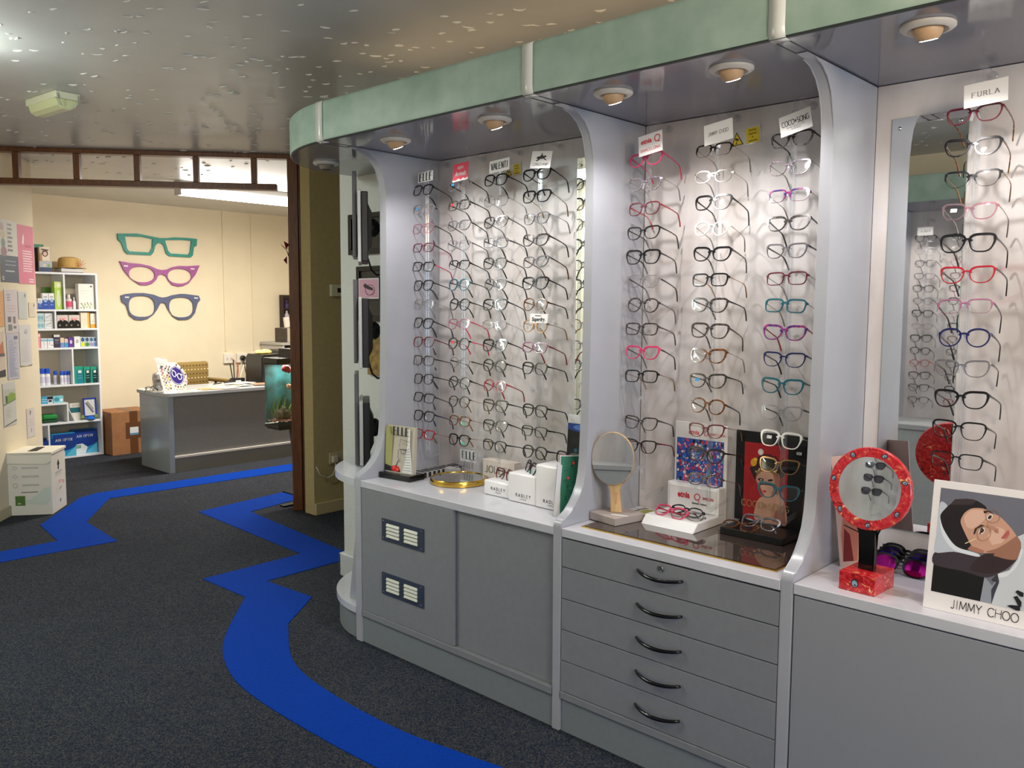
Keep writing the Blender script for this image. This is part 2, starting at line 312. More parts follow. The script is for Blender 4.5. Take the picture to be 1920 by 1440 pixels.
right_e = smooth_path([(1.93, -1.2), (1.93, .6), (1.92, 1.6), (1.875, 1.95), (1.825, 2.25), (1.823, 2.67), (1.886, 3.033), (2.101, 3.417)])[:-1] + [(2.101, 3.417), (2.387, 3.65), (2.359, 4.044), (2.97, 4.06), (3.1, 5.514), (3.487, 5.602), (5.2, 5.62)]
inlay('trim_2', left_e+right_e)
# walls
def wall(name, x0, x1, y0, y1, m, z0=0, z1=CH): bm = B(); box(bm, x0, x1, y0, y1, z0, z1); return struct(obj(name, bm, m))
wall('wall_right', 2.72, 2.86, -3.0, 3.83, WHITEW)
wall('wall_back', 1.2, 6.1, 9.05, 9.15, CREAM)
wall('wall_passage', 3.371, 6.1, 5.103, 5.22, CREAMD)
wall('wall_end', 6.08, 6.18, 3.0, 9.05, CREAM)
wall('wall_return', 2.86, 6.1, 3.71, 3.83, WHITEW)
wall('wall_facing', -1.05, -.95, -3.0, 3.25, CREAM)
# window wall behind the camera, with a shop window
bm = B(); box(bm, -1.05, 2.86, -3.1, -3.0, 0, .6); box(bm, -1.05, 2.86, -3.1, -3.0, 2.3, CH); box(bm, -1.05, -.5, -3.1, -3.0, .6, 2.3); box(bm, 2.3, 2.86, -3.1, -3.0, .6, 2.3); struct(obj('wall_front', bm, CREAM))
bm = B(); box(bm, -.5, 2.3, -3.075, -3.065, .6, 2.3); w1 = struct(obj('window_1', bm, GLASS))
bm = B()
for a in (-.5, .43, 1.36, 2.25): box(bm, a, a+.05, -3.09, -3.03, .6, 2.3)
box(bm, -.5, 2.3, -3.09, -3.03, .6, .65); box(bm, -.5, 2.3, -3.09, -3.03, 2.25, 2.3); obj('window_frame', bm, K(230, 230, 228, .4), w1)
# slanting notice wall on the left
LD = Vector((.64, .77, 0)).normalized(); LN = Vector((LD.y, -LD.x, 0)); L0 = Vector((1.80, 6.56, 0)); LANG = math.atan2(LD.y, LD.x)
def lpt(s, d=0): p = L0+LD*s+LN*d; return (p.x, p.y)
bm = B(); prism(bm, [lpt(-4.32), lpt(.678), lpt(.678, -.11), lpt(-4.32, -.11)], 0, CH); struct(obj('wall_left', bm, CREAM))
bm = B(); prism(bm, [lpt(-4.3, .001), lpt(.678, .001), lpt(.678, .014), lpt(-4.3, .014)], 0, .075, bev=.003); struct(obj('baseboard_left', bm, K(196, 184, 156, .6)))
bm = B(); prism(bm, [lpt(.66, -.11), lpt(.678, -.11), (1.9, 9.05), (1.8, 9.05)], 0, CH); struct(obj('wall_alcove', bm, CREAM))
bm = B(); box(bm, 3.371, 6.0, 5.083, 5.102, 0, .085, .004); struct(obj('baseboard_passage', bm, K(188, 172, 132, .6)))
bm = B(); box(bm, 2.697, 2.72, 3.60, 3.855, 0, .13, .008); box(bm, 2.697, 3.5, 3.831, 3.855, 0, .13, .008); struct(obj('baseboard_right', bm, K(206, 208, 208, .5)))
bm = B(); box(bm, 3.0, 6.0, 9.03, 9.05, 0, .09, .004); struct(obj('baseboard_back', bm, K(214, 200, 170, .6)))

# timber screen: head beam, lower rail, uprights between, and the jamb
PD = Vector((3.336-1.877, 5.34-6.527, 0)).normalized(); PN = Vector((-PD.y, PD.x, 0)); P0 = Vector((1.877, 6.527, 0)); PANG = math.atan2(PD.y, PD.x)
scr = thing('timber_screen', 'dark stained timber screen frame under the ceiling between shop and reception', 'screen', P0, PANG)
bm = B(); box(bm, -.08, 1.95, -.01, .07, 2.527, CH-.001, .004); obj('head_beam', bm, WOOD, scr)
bm = B(); box(bm, -.08, 1.815, -.005, .06, 2.308, 2.352, .004); prism(bm, [(-.08, 2.318), (-.08, 2.308), (1.815, 2.308), (1.815, 2.318)], -.02, -.005, 'y'); obj('lower_rail', bm, WOOD, scr)
for a, b in ((.07, .111), (.46, .501), (.856, .895), (1.249, 1.285), (1.641, 1.678)):
    bm = B(); box(bm, a, b, 0, .05, 2.353, 2.526, .002); obj('upright', bm, WOOD, scr)
bm = B(); box(bm, 1.889, 1.96, -.01, .08, 0.001, 2.526, .004); box(bm, 1.966, 1.972, -.004, .07, 0.001, 2.526); obj('jamb', bm, WOOD, scr)
bm = B(); box(bm, 1.962, 2.02, .006, .12, 0.001, 2.526, .003); box(bm, 2.02, 2.034, -.004, .12, .001, 2.526, .002); obj('inner_jamb', bm, WOODD, scr)

# ------------------------------------------------------------------ display furniture
X0 = 2.214; XB = 2.68; ZC = .735; ZS = 2.17
def soften(bm, w=.002): return bm
DIV_PROF = [(2.214, 0.001), (2.214, .735), (2.2155, .748), (2.222, .757), (2.235, .763), (2.268, .782), (2.296, .805), (2.318, .833), (2.334, .868), (2.345, .91), (2.351, .96), (2.358, 1.1), (2.366, 1.5), (2.369, 1.95), (2.367, 2.0), (2.360, 2.05), (2.345, 2.095), (2.318, 2.13), (2.278, 2.155), (2.235, 2.166), (2.19, 2.168), (2.68, 2.168), (2.68, 0.001)]
def divider(y0, y1, label, mx=lambda x: x):
    bm = B(); prism(bm, [(mx(x), z) for x, z in DIV_PROF], y0, y1, 'y', bev=.0025); return tag(obj('divider_panel', bm, LAMG, smooth='auto'), label, 'panel', 'shaped panels between the display bays')
divider(2.992, 3.036, 'shaped grey end panel on the left of the left bay, beside the screens')
divider(1.842, 1.878, 'shaped grey upright panel between the left and middle display bays')
divider(1.0, 1.036, 'shaped grey upright panel between the middle and right display bays')
# bay cabinets
def louvre(parent, y0, y1, z0, z1):
    """ventilation plate; y runs from far (y1) to near (y0)"""
    bm = B(); box(bm, X0-.004, X0+.001, y0, y1, z0, z1); v = obj('vent_plate', bm, M('navy_enamel', lin(58, 66, 84), .4), parent)
    h = (z1-z0); 
    for side in (0, 1):
        ya = y0+(.035 if side == 0 else .152)*(y1-y0)/.27; yb = ya+.083*(y1-y0)/.27
        for k in range(4):
            z = z0+h*(.20+.165*k); bm = B()
            prism(bm, [(X0-.0045, z), (X0-.0045, z+.011), (X0-.006, z+.0115), (X0-.010, z+.001), (X0-.009, z-.001)], ya, yb, 'y'); obj('louvre', bm, M('bright_louvre', lin(226, 228, 216), .25, .2), v)
    bm = B()
    for yy in (y0+.012, y1-.012):
        for zz in (z0+.010, z1-.010): lathe(bm, [(0, 0), (.0035, 0), (.0025, .0015), (0, .002)], 8)
    bm.free()
    for yy in (y0+.012, y1-.012):
        for zz in (z0+.010, z1-.010):
            bm = B(); lathe(bm, [(.003, 0), (.0028, .0015), (.001, .002)], 8); obj('screw', bm, CHROME, v, (X0-.004, yy, zz), (0, -PI/2, 0))
c1 = thing('sliding_door_cabinet', 'low grey cabinet with two sliding doors and louvred vents, left bay', 'cabinet')
bm = B(); box(bm, X0+.03, 2.67, 1.88, 2.99, .001, .70); obj('carcass', bm, LAMD, c1)
bm = B(); box(bm, X0+.008, 2.68, 1.88, 2.99, .001, .122); obj('plinth', bm, PLN, c1)
bm = B(); box(bm, X0-.002, X0+.03, 1.88, 2.99, .122, .150, .002); obj('bottom_rail', bm, LAMD, c1)
bm = B(); box(bm, X0-.001, 2.678, 1.8795, 2.9915, .704, ZC, .0025); obj('worktop', bm, TOPM, c1)
bm = B(); box(bm, X0+.001, X0+.016, 2.395, 2.988, .151, .703, .0015); d1 = obj('sliding_door', bm, LAMD, c1)
bm = B(); box(bm, X0+.018, X0+.029, 1.882, 2.42, .151, .703, .0015); obj('sliding_door', bm, LAMD, c1)
louvre(d1, 2.568, 2.839, .499, .594); louvre(d1, 2.570, 2.842, .262, .357)
c2 = thing('drawer_cabinet', 'low grey cabinet with five drawers, middle bay', 'cabinet')
bm = B(); box(bm, X0+.03, 2.67, 1.04, 1.84, .001, .70); obj('carcass', bm, LAMD, c2)
bm = B(); box(bm, X0+.008, 2.68, 1.038, 1.840, .001, .122); obj('plinth', bm, PLN, c2)
bm = B(); box(bm, X0-.002, X0+.03, 1.038, 1.840, .122, .148, .002); obj('bottom_rail', bm, LAMD, c2)
bm = B(); box(bm, X0-.001, 2.678, 1.0375, 1.8405, .704, ZC, .0025); obj('worktop', bm, TOPM, c2)
zz = [.149, .2615, .3735, .4855, .598, .700]
def handle(parent, yc, zc, w=.17):
    bm = B(); n = 12; P = []; R_ = []
    for i in range(n+1):
        t = i/n*2-1; P.append((X0-.004-.026*(1-t*t)**.8, yc-t*w/2, zc-.008*(1-t*t)+.004)); R_.append(.0065-.002*t*t)
    tube(bm, P, R_, 8); return obj('handle', bm, BLACKG, parent, smooth=True)
for k in range(5):
    bm = B(); box(bm, X0+.001, X0+.019, 1.039, 1.8385, zz[k]+.0015, zz[k+1]-.0018, .001); d = obj('drawer', bm, LAMD, c2)
    handle(d, 1.434, zz[k]+.058 if k < 4 else .655)
    if k == 4:
        bm = B(); lathe(bm, [(.011, 0), (.011, .003), (.009, .005), (.007, .004), (.0, .004)], 16); obj('lock', bm, STEEL, d, (X0+.001, 1.434, .680), (0, -PI/2, 0))
c3 = thing('plain_cabinet', 'low grey cabinet with one plain front, right bay', 'cabinet')
bm = B(); box(bm, X0+.03, 2.67, -.55, .998, .001, .70); obj('carcass', bm, LAMD, c3)
bm = B(); box(bm, X0+.008, 2.68, -.55, .998, .001, .122); obj('plinth', bm, PLN, c3)
bm = B(); box(bm, X0+.002, X0+.019, -.5, .996, .124, .700, .0015); obj('front_panel', bm, M('blue_grey_front', lin(150, 152, 158), .42), c3)
bm = B(); box(bm, X0-.001, 2.678, -.55, .9985, .704, ZC, .0025); obj('worktop', bm, TOPM, c3)
# dark glass inlay with gilt edge on the middle worktop
t = thing('glass_counter_inlay', 'dark glossy glass panel with gilt edge set in the middle worktop', 'glass panel')
bm = B(); box(bm, 2.272, 2.655, 1.078, 1.80, ZC+.0005, ZC+.0035); obj('gilt_edge', bm, GOLD, t)
bm = B(); box(bm, 2.281, 2.647, 1.087, 1.791, ZC+.0036, ZC+.0050); obj('dark_glass', bm, M('dark_glass', lin(62, 50, 46), .03, spec=.9, coat=.6), t)
# round ended open shelf beyond the end panel
def qdisc(bm, r, z0, z1, cx=2.68, cy=3.037, n=20, x1=2.68):
    pts = [(cx, cy)] + [(cx-r*math.cos(PI/2*i/n), cy+r*math.sin(PI/2*i/n)) for i in range(n+1)]; prism(bm, pts, z0, z1, 'z')
es = thing('rounded_end_shelf', 'quarter round grey shelf unit on the end of the display', 'shelf unit')
bm = B(); qdisc(bm, .466, .704, ZC); obj('upper_shelf', bm, TOPM, es, smooth='auto')
bm = B(); qdisc(bm, .466, .122, .152); obj('lower_shelf', bm, TOPM, es, smooth='auto')
bm = B(); qdisc(bm, .452, .001, .122); obj('curved_plinth', bm, PLN, es, smooth='auto')
bm = B(); prism(bm, [(3.150, .153), (3.075, .60), (3.0375, .70), (3.0375, .30), (3.095, .153)], 2.262, 2.300, 'x'); obj('slanted_brace', bm, LAMG, es)
# back boards
for nm, a, b in (('left', 1.8785, 2.9915), ('middle', 1.0365, 1.8415), ('right', -.5, .9995)):
    bm = B(); box(bm, XB+.0005, 2.715, a, b, .70, 2.168); tag(obj('back_board', bm, BACK), 'pale marbled back board of the %s display bay' % nm, 'board', None)
# canopy: soffit, fascia with green face, straps
cn = thing('display_canopy', 'long canopy with mottled green fascia and glossy grey soffit above the display', 'canopy')
def outline(dx=0, y_near=-.6, xr=2.718):
    a, b = .555-dx, .69-dx; pts = [(xr, y_near), (2.045+dx, y_near)]; n = 28
    pts += [(2.6-a*math.cos(PI/2*i/n), 3.0+b*math.sin(PI/2*i/n)) for i in range(n+1)]; pts.append((xr, 3.0+b)); return pts
bm = B(); prism(bm, outline(.012), ZS, ZS+.015, 'z'); obj('soffit', bm, SOFF, cn)
# fascia: swept profile with rounded lower edge
ol = outline(0)[1:-1]; bm = B(); prof = [(.012, 0.0), (.004, .001), (.0012, .005), (0, .012), (0, .150), (.002, .157), (.008, .163)]
for j in range(len(prof)-1):
    A_ = outline(prof[j][0])[1:-1]; B_ = outline(prof[j+1][0])[1:-1]
    for i in range(len(A_)-1):
        vs = [bm.verts.new((*A_[i], ZS+prof[j][1])), bm.verts.new((*A_[i+1], ZS+prof[j][1])), bm.verts.new((*B_[i+1], ZS+prof[j+1][1])), bm.verts.new((*B_[i], ZS+prof[j+1][1]))]
        f = bm.faces.new(vs); f.material_index = 1 if j < 2 else 0
bmesh.ops.remove_doubles(bm, verts=bm.verts[:], dist=1e-5); obj('fascia', bm, [GREEN, M('dark_rubber_edge', lin(52, 58, 54), .5)], cn, smooth='auto')
bm = B(); prism(bm, outline(.02), ZS+.150, ZS+.163, 'z'); obj('top_board', bm, M('dusty_board', lin(120, 116, 110), .8), cn)
for y in (1.860, 1.018, 3.014):
    bm = B(); w = .022; P = [(2.058, ZS+.166), (2.043, ZS+.160), (2.0405, ZS+.15), (2.0405, ZS+.03), (2.042, ZS+.012), (2.047, ZS+.002), (2.06, ZS-.0015), (2.075, ZS-.0018)]
    for (ax, az), (bx, bz) in zip(P[:-1], P[1:]): bm.faces.new([bm.verts.new(q) for q in ((ax, y-w, az), (ax, y+w, az), (bx, y+w, bz), (bx, y-w, bz))])
    bmesh.ops.remove_doubles(bm, verts=bm.verts[:], dist=1e-5); so = obj('strap', bm, STRAP, cn, smooth=True); so.modifiers.new('s', 'SOLIDIFY').thickness = .0025
    bm = B(); box(bm, 2.07, 2.678, y-.019, y-.0165, ZS-.0012, ZS-.0002); obj('soffit_joint', bm, K(60, 60, 62, .5), cn)
    bm = B(); box(bm, 2.07, 2.678, y+.0165, y+.019, ZS-.0012, ZS-.0002); obj('soffit_joint', bm, K(60, 60, 62, .5), cn)
# downlights
TANB = M('tan_eyeball', lin(196, 160, 122), .45); DLR = M('off_white_ring', lin(216, 208, 196), .4); LAMP = M('lit_lamp_face', (1, .95, .88), .5, emit=26)
def downlight(x, y, label, lit, tilt=.42, z=ZS, face=1):
    t = thing('downlight', label, 'light', (x, y, z), 0 if face > 0 else PI, 'eyeball downlights in the display canopy')
    bm = B(); lathe(bm, [(.032, -.0005), (.062, -.0005), (.062, -.006), (.056, -.011), (.046, -.013), (.040, -.008), (.036, -.001)], 32, close=False); obj('ring', bm, DLR, t, smooth='auto')
    bm = B(); pr = [(.0345*math.cos(a), -.0345*math.sin(a)) for a in [math.radians(k) for k in range(-54, 50, 6)]]; r1 = pr[-1]
    lathe(bm, pr+[(r1[0]-.003, r1[1]), (r1[0]-.004, r1[1]+.004)], 28, close=False)
    eb = obj('eyeball', bm, TANB if lit else K(120, 110, 96, .5), t, (0, 0, -.007), (0, -tilt if lit else 0, 0), smooth='auto')
    bm = B(); lathe(bm, [(.0001, -.0009), (.041, -.0009)], 24, close=False); obj('recess_shade', bm, BLACK, t)  # flat black disc stands in for the shade inside the fitting
    bm = B(); lathe(bm, [(0.0001, -.027), (r1[0]-.003, -.027)], 24, close=False); bmesh.ops.recalc_face_normals(bm, faces=bm.faces[:]); obj('lamp', bm, LAMP if lit else K(70, 66, 60, .4), eb)
    return t
nm = ['left bay, above the first rods', 'left bay, above the third and fourth rods', 'middle bay, above the left rod', 'middle bay, above the right rod', 'right bay, above the tall mirror']
for (y, k), n_, x in zip(DOWN, nm, (2.226, 2.222, 2.2, 2.2, 2.188)):
    downlight(x, y, 'tan eyeball downlight in the soffit of the '+n_, True, .42 if y > .8 else .34)
downlight(2.36, 3.427, 'unlit eyeball downlight in the rounded far end of the soffit', False)
# mirrors on the back boards
def flat_mirror(y0, y1, z0, z1, label, xb=XB, sgn=-1, screws=True):
    t = thing('wall_mirror', label, 'mirror', (xb, (y0+y1)/2, z0)); w = (y1-y0)/2; h = z1-z0
    bm = B(); box(bm, min(sgn*.0005, sgn*.004), max(sgn*.0005, sgn*.004), -w, w, 0, h); obj('mirror_glass_edge', bm, K(150, 170, 165, .15), t)
    bm = B(); x = sgn*.0043; bm.faces.new([bm.verts.new(p) for p in ((x, -w+.001, .001), (x, w-.001, .001), (x, w-.001, h-.001), (x, -w+.001, h-.001))]); obj('silvered_face', bm, MIRROR, t)
    if screws:
        for yy in (-w+.022, w-.022):
            for z in (.03, h-.03):
                bm = B(); lathe(bm, [(.006, 0), (.005, .003), (.002, .0045)], 12); obj('screw_cap', bm, CHROME, t, (x, yy, z), (0, sgn*PI/2, 0), smooth=True)
    return t
flat_mirror(.739, .952, .822, 2.065, 'tall mirror on the back board behind the right bay glasses')
flat_mirror(1.90, 2.164, .90, 2.088, 'narrow tall mirror on the left bay back board beside the divider')
# ------------------------------------------------------------------ spectacles
STY = {  # half width, half height, exponent, taper (wider at top), outer-corner lift, brow thickening
 'rect': (.0262, .0180, 3.8, .07, .0006, 1.15), 'soft': (.0258, .0202, 2.9, .13, .0015, 1.3), 'panto': (.0243, .0220, 2.2, .12, .0, 1.15),
 'round': (.0238, .0225, 2.0, .02, .0, 1.05), 'cat': (.0262, .0198, 2.6, .14, .0062, 1.5), 'oval': (.0262, .0180, 2.3, .04, .001, 1.0), 'way': (.0262, .0212, 3.1, .17, .0025, 1.5)}
WORD = {'rect': 'rectangular', 'soft': 'soft-square', 'panto': 'rounded', 'round': 'round', 'cat': 'cat-eye', 'oval': 'oval', 'way': 'wide square'}
def tort(name, a, b, sc=220): return M(name, lin(*a), .2, noise=1, nscale=sc, col2=lin(*b), coat=.3, detail=1)
FC = {'k': ('black', M('black_acetate', lin(20, 19, 21), .2, coat=.3)), 't': ('tortoiseshell', tort('tortoise_acetate', (150, 88, 40), (28, 16, 12))), 'h': ('dark speckled', tort('speckled_acetate', (96, 88, 84), (18, 16, 18))),
 'p': ('pink', M('pink_acetate', lin(206, 60, 104), .2, coat=.3)), 'r': ('red', M('red_acetate', lin(166, 28, 44), .2, coat=.3)), 'b': ('burgundy', M('burgundy_acetate', lin(98, 28, 44), .2, coat=.3)),
 'e': ('teal', M('teal_acetate', lin(24, 92, 104), .2, coat=.3)), 'g': ('grey', M('grey_acetate', lin(104, 102, 106), .22, coat=.3)), 'n': ('navy', M('navy_acetate', lin(26, 28, 78), .2, coat=.3)),
 's': ('silver', M('silver_metal', lin(176, 172, 168), .25, .9)), 'y': ('gold', M('bronze_metal', lin(166, 126, 84), .28, .8)), 'w': ('white', M('white_acetate', lin(236, 234, 224), .2, coat=.3)),
 'm': ('mauve', M('mauve_acetate', lin(150, 92, 122), .22, coat=.3)), 'o': ('orange', M('orange_acetate', lin(226, 104, 36), .2)), 'c': ('clear', clear('clear_acetate', (.74, .71, .72), .05, .4, .15, .1)),
 'q': ('pale pink clear', clear('pink_clear_acetate', (.84, .5, .58), .05, .4, .15, .1)), 'x': ('multicoloured', tort('multicolour_acetate', (170, 50, 110), (30, 40, 110), 90)), 'v': ('speckled clear', tort('speckled_clear', (160, 140, 138), (50, 62, 92), 300))}
def lens_out(st, side, grow=0, n=26, sc=1.0):
    a, b, ex, tp, lift, brow = STY[st]; o = []
    for i in range(n):
        t = 2*PI*i/n; c, s = math.cos(t), math.sin(t); x = (a+grow)*math.copysign(abs(c)**(2/ex), c); z = (b+grow)*math.copysign(abs(s)**(2/ex), s)
        x *= 1+tp*z/b; 
        if lift: z += lift*max(0, x/a)**2*(1.0 if z > 0 else .35)
        o.append((x, z))
    cx = .0095+a
    return [(side*(cx+x)*sc, z*sc) for x, z in o]
def wrap(x): return .9*x*x
_gcache = {}
def gmesh(kind, st, th):
    key = (kind, st, th)
    if key in _gcache: return _gcache[key]
    a, b, ex, tp, lift, brow = STY[st]; bm = B()
    if kind in ('front', 'half'):
        for sd in (1, -1):
            inn = lens_out(st, sd); n = len(inn); out = []
            for i, (x, z) in enumerate(inn):
                p, q = inn[i-1], inn[(i+1) % n]; tx, tz = q[0]-p[0], q[1]-p[1]; L = math.hypot(tx, tz); nx, nz = (tz/L, -tx/L)
                if sd < 0: nx, nz = -nx, -nz
                w = th*(.72+(brow-.72)*max(0, min(1, z/b+.35))) if kind == 'front' else th*(1.1 if z > -b*.1 else .16)
                out.append((x+nx*w, z+nz*w))
            dp = .0038 if kind == 'front' else .0026
            R4 = []
            for (xi, zi), (xo, zo) in zip(inn, out):
                R4.append([bm.verts.new(v) for v in ((xi, wrap(xi), zi), (xo, wrap(xo), zo), (xo, wrap(xo)+dp, zo), (xi, wrap(xi)+dp, zi))])
            for i in range(n):
                A_, B_ = R4[i], R4[(i+1) % n]
                for k in range(4):
                    f = bm.faces.new((A_[k], B_[k], B_[(k+1) % 4], A_[(k+1) % 4])); f.material_index = 1 if inn[i][1] < b*.12 else 0
        zb = b*.42; tube(bm, [(-.0125, .0018, zb-.002), (-.006, .0012, zb+.0018), (0, .001, zb+.003), (.006, .0012, zb+.0018), (.0125, .0018, zb-.002)], .002, sq=(.0034, th*1.15))
        hx = .0095+2*a; zt = b*.50+lift
        for sd in (1, -1): tube(bm, [(sd*(hx-.001), wrap(hx)+.0015, zt), (sd*(hx+.0045), wrap(hx)+.0035, zt+.001), (sd*(hx+.0062), wrap(hx)+.009, zt)], .002, sq=[(.0035, th*1.9), (.0035, th*1.9), (.0026, th*1.3)])
    elif kind == 'lens':
        for sd in (th,):
            pts = lens_out(st, sd, .0003); cx = sd*(.0095+a); c = bm.verts.new((cx, wrap(cx)+.0003, lift*.3)); vs = [bm.verts.new((x, wrap(x)+.0018, z)) for x, z in pts]
            for i in range(len(vs)): bm.faces.new((vs[i], vs[(i+1) % len(vs)], c))
    me = bpy.data.meshes.new(kind); bmesh.ops.recalc_face_normals(bm, faces=bm.faces[:]); bm.to_mesh(me); bm.free(); me.shade_smooth() if kind == 'lens' else None; _gcache[key] = me; return me
def temple_mesh(st, th, sd, slim, fold=False):
    key = ('t', st, th, sd, slim, fold)
    if key in _gcache: return _gcache[key]
    a, b, ex, tp, lift, brow = STY[st]; hx = .0095+2*a+.0062; zt = b*.50+lift; y0 = wrap(hx-.0062)+.009; bm = B()
    if not fold:
        P = [(hx, y0, zt), (hx+.0012, y0+.03, zt), (hx+.001, y0+.065, zt-.0005), (hx-.001, y0+.094, zt-.002), (hx-.003, y0+.106, zt-.008), (hx-.006, y0+.120, zt-.022), (hx-.009, y0+.132, zt-.037)]
    else:
        P = [(hx, y0, zt), (hx-.03, y0+.004, zt), (hx-.066, y0+.007, zt-.001), (hx-.096, y0+.008, zt-.003), (hx-.108, y0+.0085, zt-.009), (hx-.122, y0+.009, zt-.022), (hx-.134, y0+.009, zt-.036)]
    hs = [(.0020, .0058), (.0018, .0042), (.0018, .0034), (.0022, .0036), (.0026, .0042), (.003, .0052), (.003, .0046)] if not slim else [(.0018, .003), (.0014, .0016), (.0014, .0014), (.0020, .0028), (.0026, .0036), (.003, .0046), (.003, .004)]
    tube(bm, [(sd*p[0], p[1], p[2]) for p in P], .002, sq=hs, mi=0); bm.faces.ensure_lookup_table()
    for f in bm.faces:
        if slim and min(v.co.y if not fold else -sd*v.co.x for v in f.verts) > (y0+.09 if not fold else -(hx-.09)): f.material_index = 1
    me = bpy.data.meshes.new('temple'); bmesh.ops.recalc_face_normals(bm, faces=bm.faces[:]); bm.to_mesh(me); bm.free(); _gcache[key] = me; return me
TAG = {'G': K(70, 200, 150, .4), 'U': K(60, 150, 210, .4), 'R': K(214, 40, 50, .4), 'W': K(226, 224, 220, .5)}
_inst = {}
hash_ = lambda s: sum(ord(c)*(i+3) for i, c in enumerate(s))
def inst(me, mats):
    """mesh data shared between spectacles of one shape and colour"""
    key = (me.name_full, tuple(m.name for m in mats))
    if key not in _inst: c = me.copy(); c.materials.clear(); [c.materials.append(m) for m in mats]; _inst[key] = c
    return _inst[key]
def specs(label, st, fc, tc, th=.0040, loc=(0, 0, 0), rot=(0, 0, 0), group=None, half=False, tagc=None, lens=None, fold=False, scale=1.03, cat='glasses', tipc=None):
    t = thing('eyeglasses' if cat == 'glasses' else 'sunglasses', label, cat, loc, group=group, rot=rot); t.scale = (scale,)*3
    fm = FC[fc][1]; tm = FC[tc][1]; lo = {'e': 'g', 'x': 'n', 'v': 'c', 'n': 'g'}.get(fc, fc)
    if fc == 'k' and hash_(label) % 4 == 0: lo = 'h'
    lm = FC[lo][1]; slim = tc in 'syg' and tc != 'g'
    link('frame_front', inst(gmesh('half' if half else 'front', st, th), [fm, lm]), t)
    for sd in (1, -1): link('lens', inst(gmesh('lens', st, sd), [lens or LENS]), t)
    for sd in (1, -1): link('temple', inst(temple_mesh(st, th, sd, slim, fold), [tm, FC[tipc or ('k' if slim else tc)][1]]), t)
    if tagc:
        a = STY[st][0]; bm = B(); sd = -1 if tagc != 'G' else 1; x = sd*(.0095+a); w = .008; z = .004 if tagc != 'G' else -.010
        vs = [(x-w, -.0006, z-.005), (x+w, -.0006, z-.005), (x+w, -.0006, z+.005), (x-w, -.0006, z+.005)]; bm.faces.new([bm.verts.new(v) for v in vs]); obj('price_tag', bm, TAG[tagc], t)
    return t
# ------------------------------------------------------------------ acrylic rods with their glasses
ORD = ['top', 'second from top', 'third from top', 'fourth from top', 'fifth from top', 'sixth from top', 'seventh from top', 'eighth from top', 'ninth from top', 'tenth from top', 'eleventh from top', 'twelfth from top', 'thirteenth from top', 'fourteenth from top']
def nose_mesh():
    bm = B()
    for sd in (1, -1): tube(bm, [(sd*.002, -.002, .008), (sd*.0055, -.0045, -.002), (sd*.011, -.003, -.0165)], .002, sq=(.0022, .008))
    tube(bm, [(0, .016, .006), (0, -.003, .009)], .002, sq=(.012, .003)); me = bpy.data.meshes.new('nose_rest'); bmesh.ops.recalc_face_normals(bm, faces=bm.faces[:]); bm.to_mesh(me); bm.free(); me.materials.append(ACRN); return me
NOSE = nose_mesh()
def rod(y, label, entries, where, sg=1, x=2.55, zt=2.022, pitch=.0848, xb=XB, bottom=.80, group='clear display rods', glassgroup=None, tilt=.25, n=14):
    """a rod on the back board; sg=1 faces world -x, sg=-1 faces world +x"""
    rz = -PI/2 if sg > 0 else PI/2
    t = thing('display_rod', label, 'rod', (x, y, 0), rz, group); d = abs(xb-x)
    bm = B(); R_ = .007
    for k in (-.0068, .0068): tube(bm, [(k, 0, bottom+.035), (k, 0, zt+.085)], .0045, 6)
    box(bm, -.006, .006, .001, .004, bottom+.035, zt+.08); obj('rod', bm, ACR, t, smooth='auto')
    bm = B(); tube(bm, [(0, 0, zt+.085), (0, .004, zt+.112), (0, .02, zt+.128), (0, .05, zt+.13), (0, d-.01, zt+.122)], .008, 8); obj('top_arm', bm, ACR, t, smooth='auto')
    bm = B(); lathe(bm, [(.013, 0), (.013, .008), (.008, .011)], 14); obj('fixing_knob', bm, ACR, t, (0, d-.0005, zt+.122), (PI/2, 0, 0), smooth='auto')
    bm = B(); tube(bm, [(0, 0, bottom+.035), (0, .003, bottom+.012), (0, .018, bottom), (0, .05, bottom+.006), (0, d-.002, bottom+.02)], .008, 8); obj('bottom_arm', bm, ACR, t, smooth='auto')
    rr = random.Random(int(y*1000)+sg)
    for k, e in enumerate(entries):
        z = zt-pitch*k
        nr = link('nose_rest', NOSE, t, (0, -.018, z-.004)); 
        if not e: continue
        p = e.split('/'); fc, st, tc = p[0], p[1], p[2]; opt = p[3] if len(p) > 3 else ''
        tg = next((c for c in 'GURW' if c in opt), None); ln = DARKL if 'D' in opt else None
        th = .0042 if fc in 'kthwprenx' and 'T' not in opt else .0030
        words_ = ['half-rim ' if 'H' in opt else '', FC[fc][0], ' ', WORD[st]]
        lab = '%s%s%s%s glasses, %s on the %s' % (*words_, ORD[k], where)
        X = x-sg*.030
        specs(lab, st, fc, tc, th, (X, y+rr.uniform(-.003, .003), z-.007), (-(tilt+rr.uniform(-.07, .08)), rr.uniform(-.03, .03), rz+rr.uniform(-.06, .06)), glassgroup or ('glasses on the '+where), 'H' in opt, tg, ln, tipc=('p' if 'P' in opt else 'o' if 'O' in opt else None))
    return t
DARKL = clear('grey_tinted_lens', (.16, .16, .2), .08)
COL1 = ['k/soft/k', 'c/soft/s/U', 'q/soft/k', 'b/rect/k', 'k/rect/p', 'k/soft/k', 'c/panto/s', 'k/soft/k', 'b/soft/b', 'h/rect/k', 'k/soft/k/T', 'k/rect/h', 'k/soft/n', 'r/rect/y']
COL2 = ['c/panto/k/U', 'h/rect/k/R', 'g/soft/k', 'c/soft/g', 'k/rect/k/H', 'e/panto/k', 'k/panto/k', 'q/soft/p', 'k/round/p/R', 'c/panto/k', 'k/round/k', 'k/panto/y/T', 't/rect/y/G', 'k/soft/y/G']
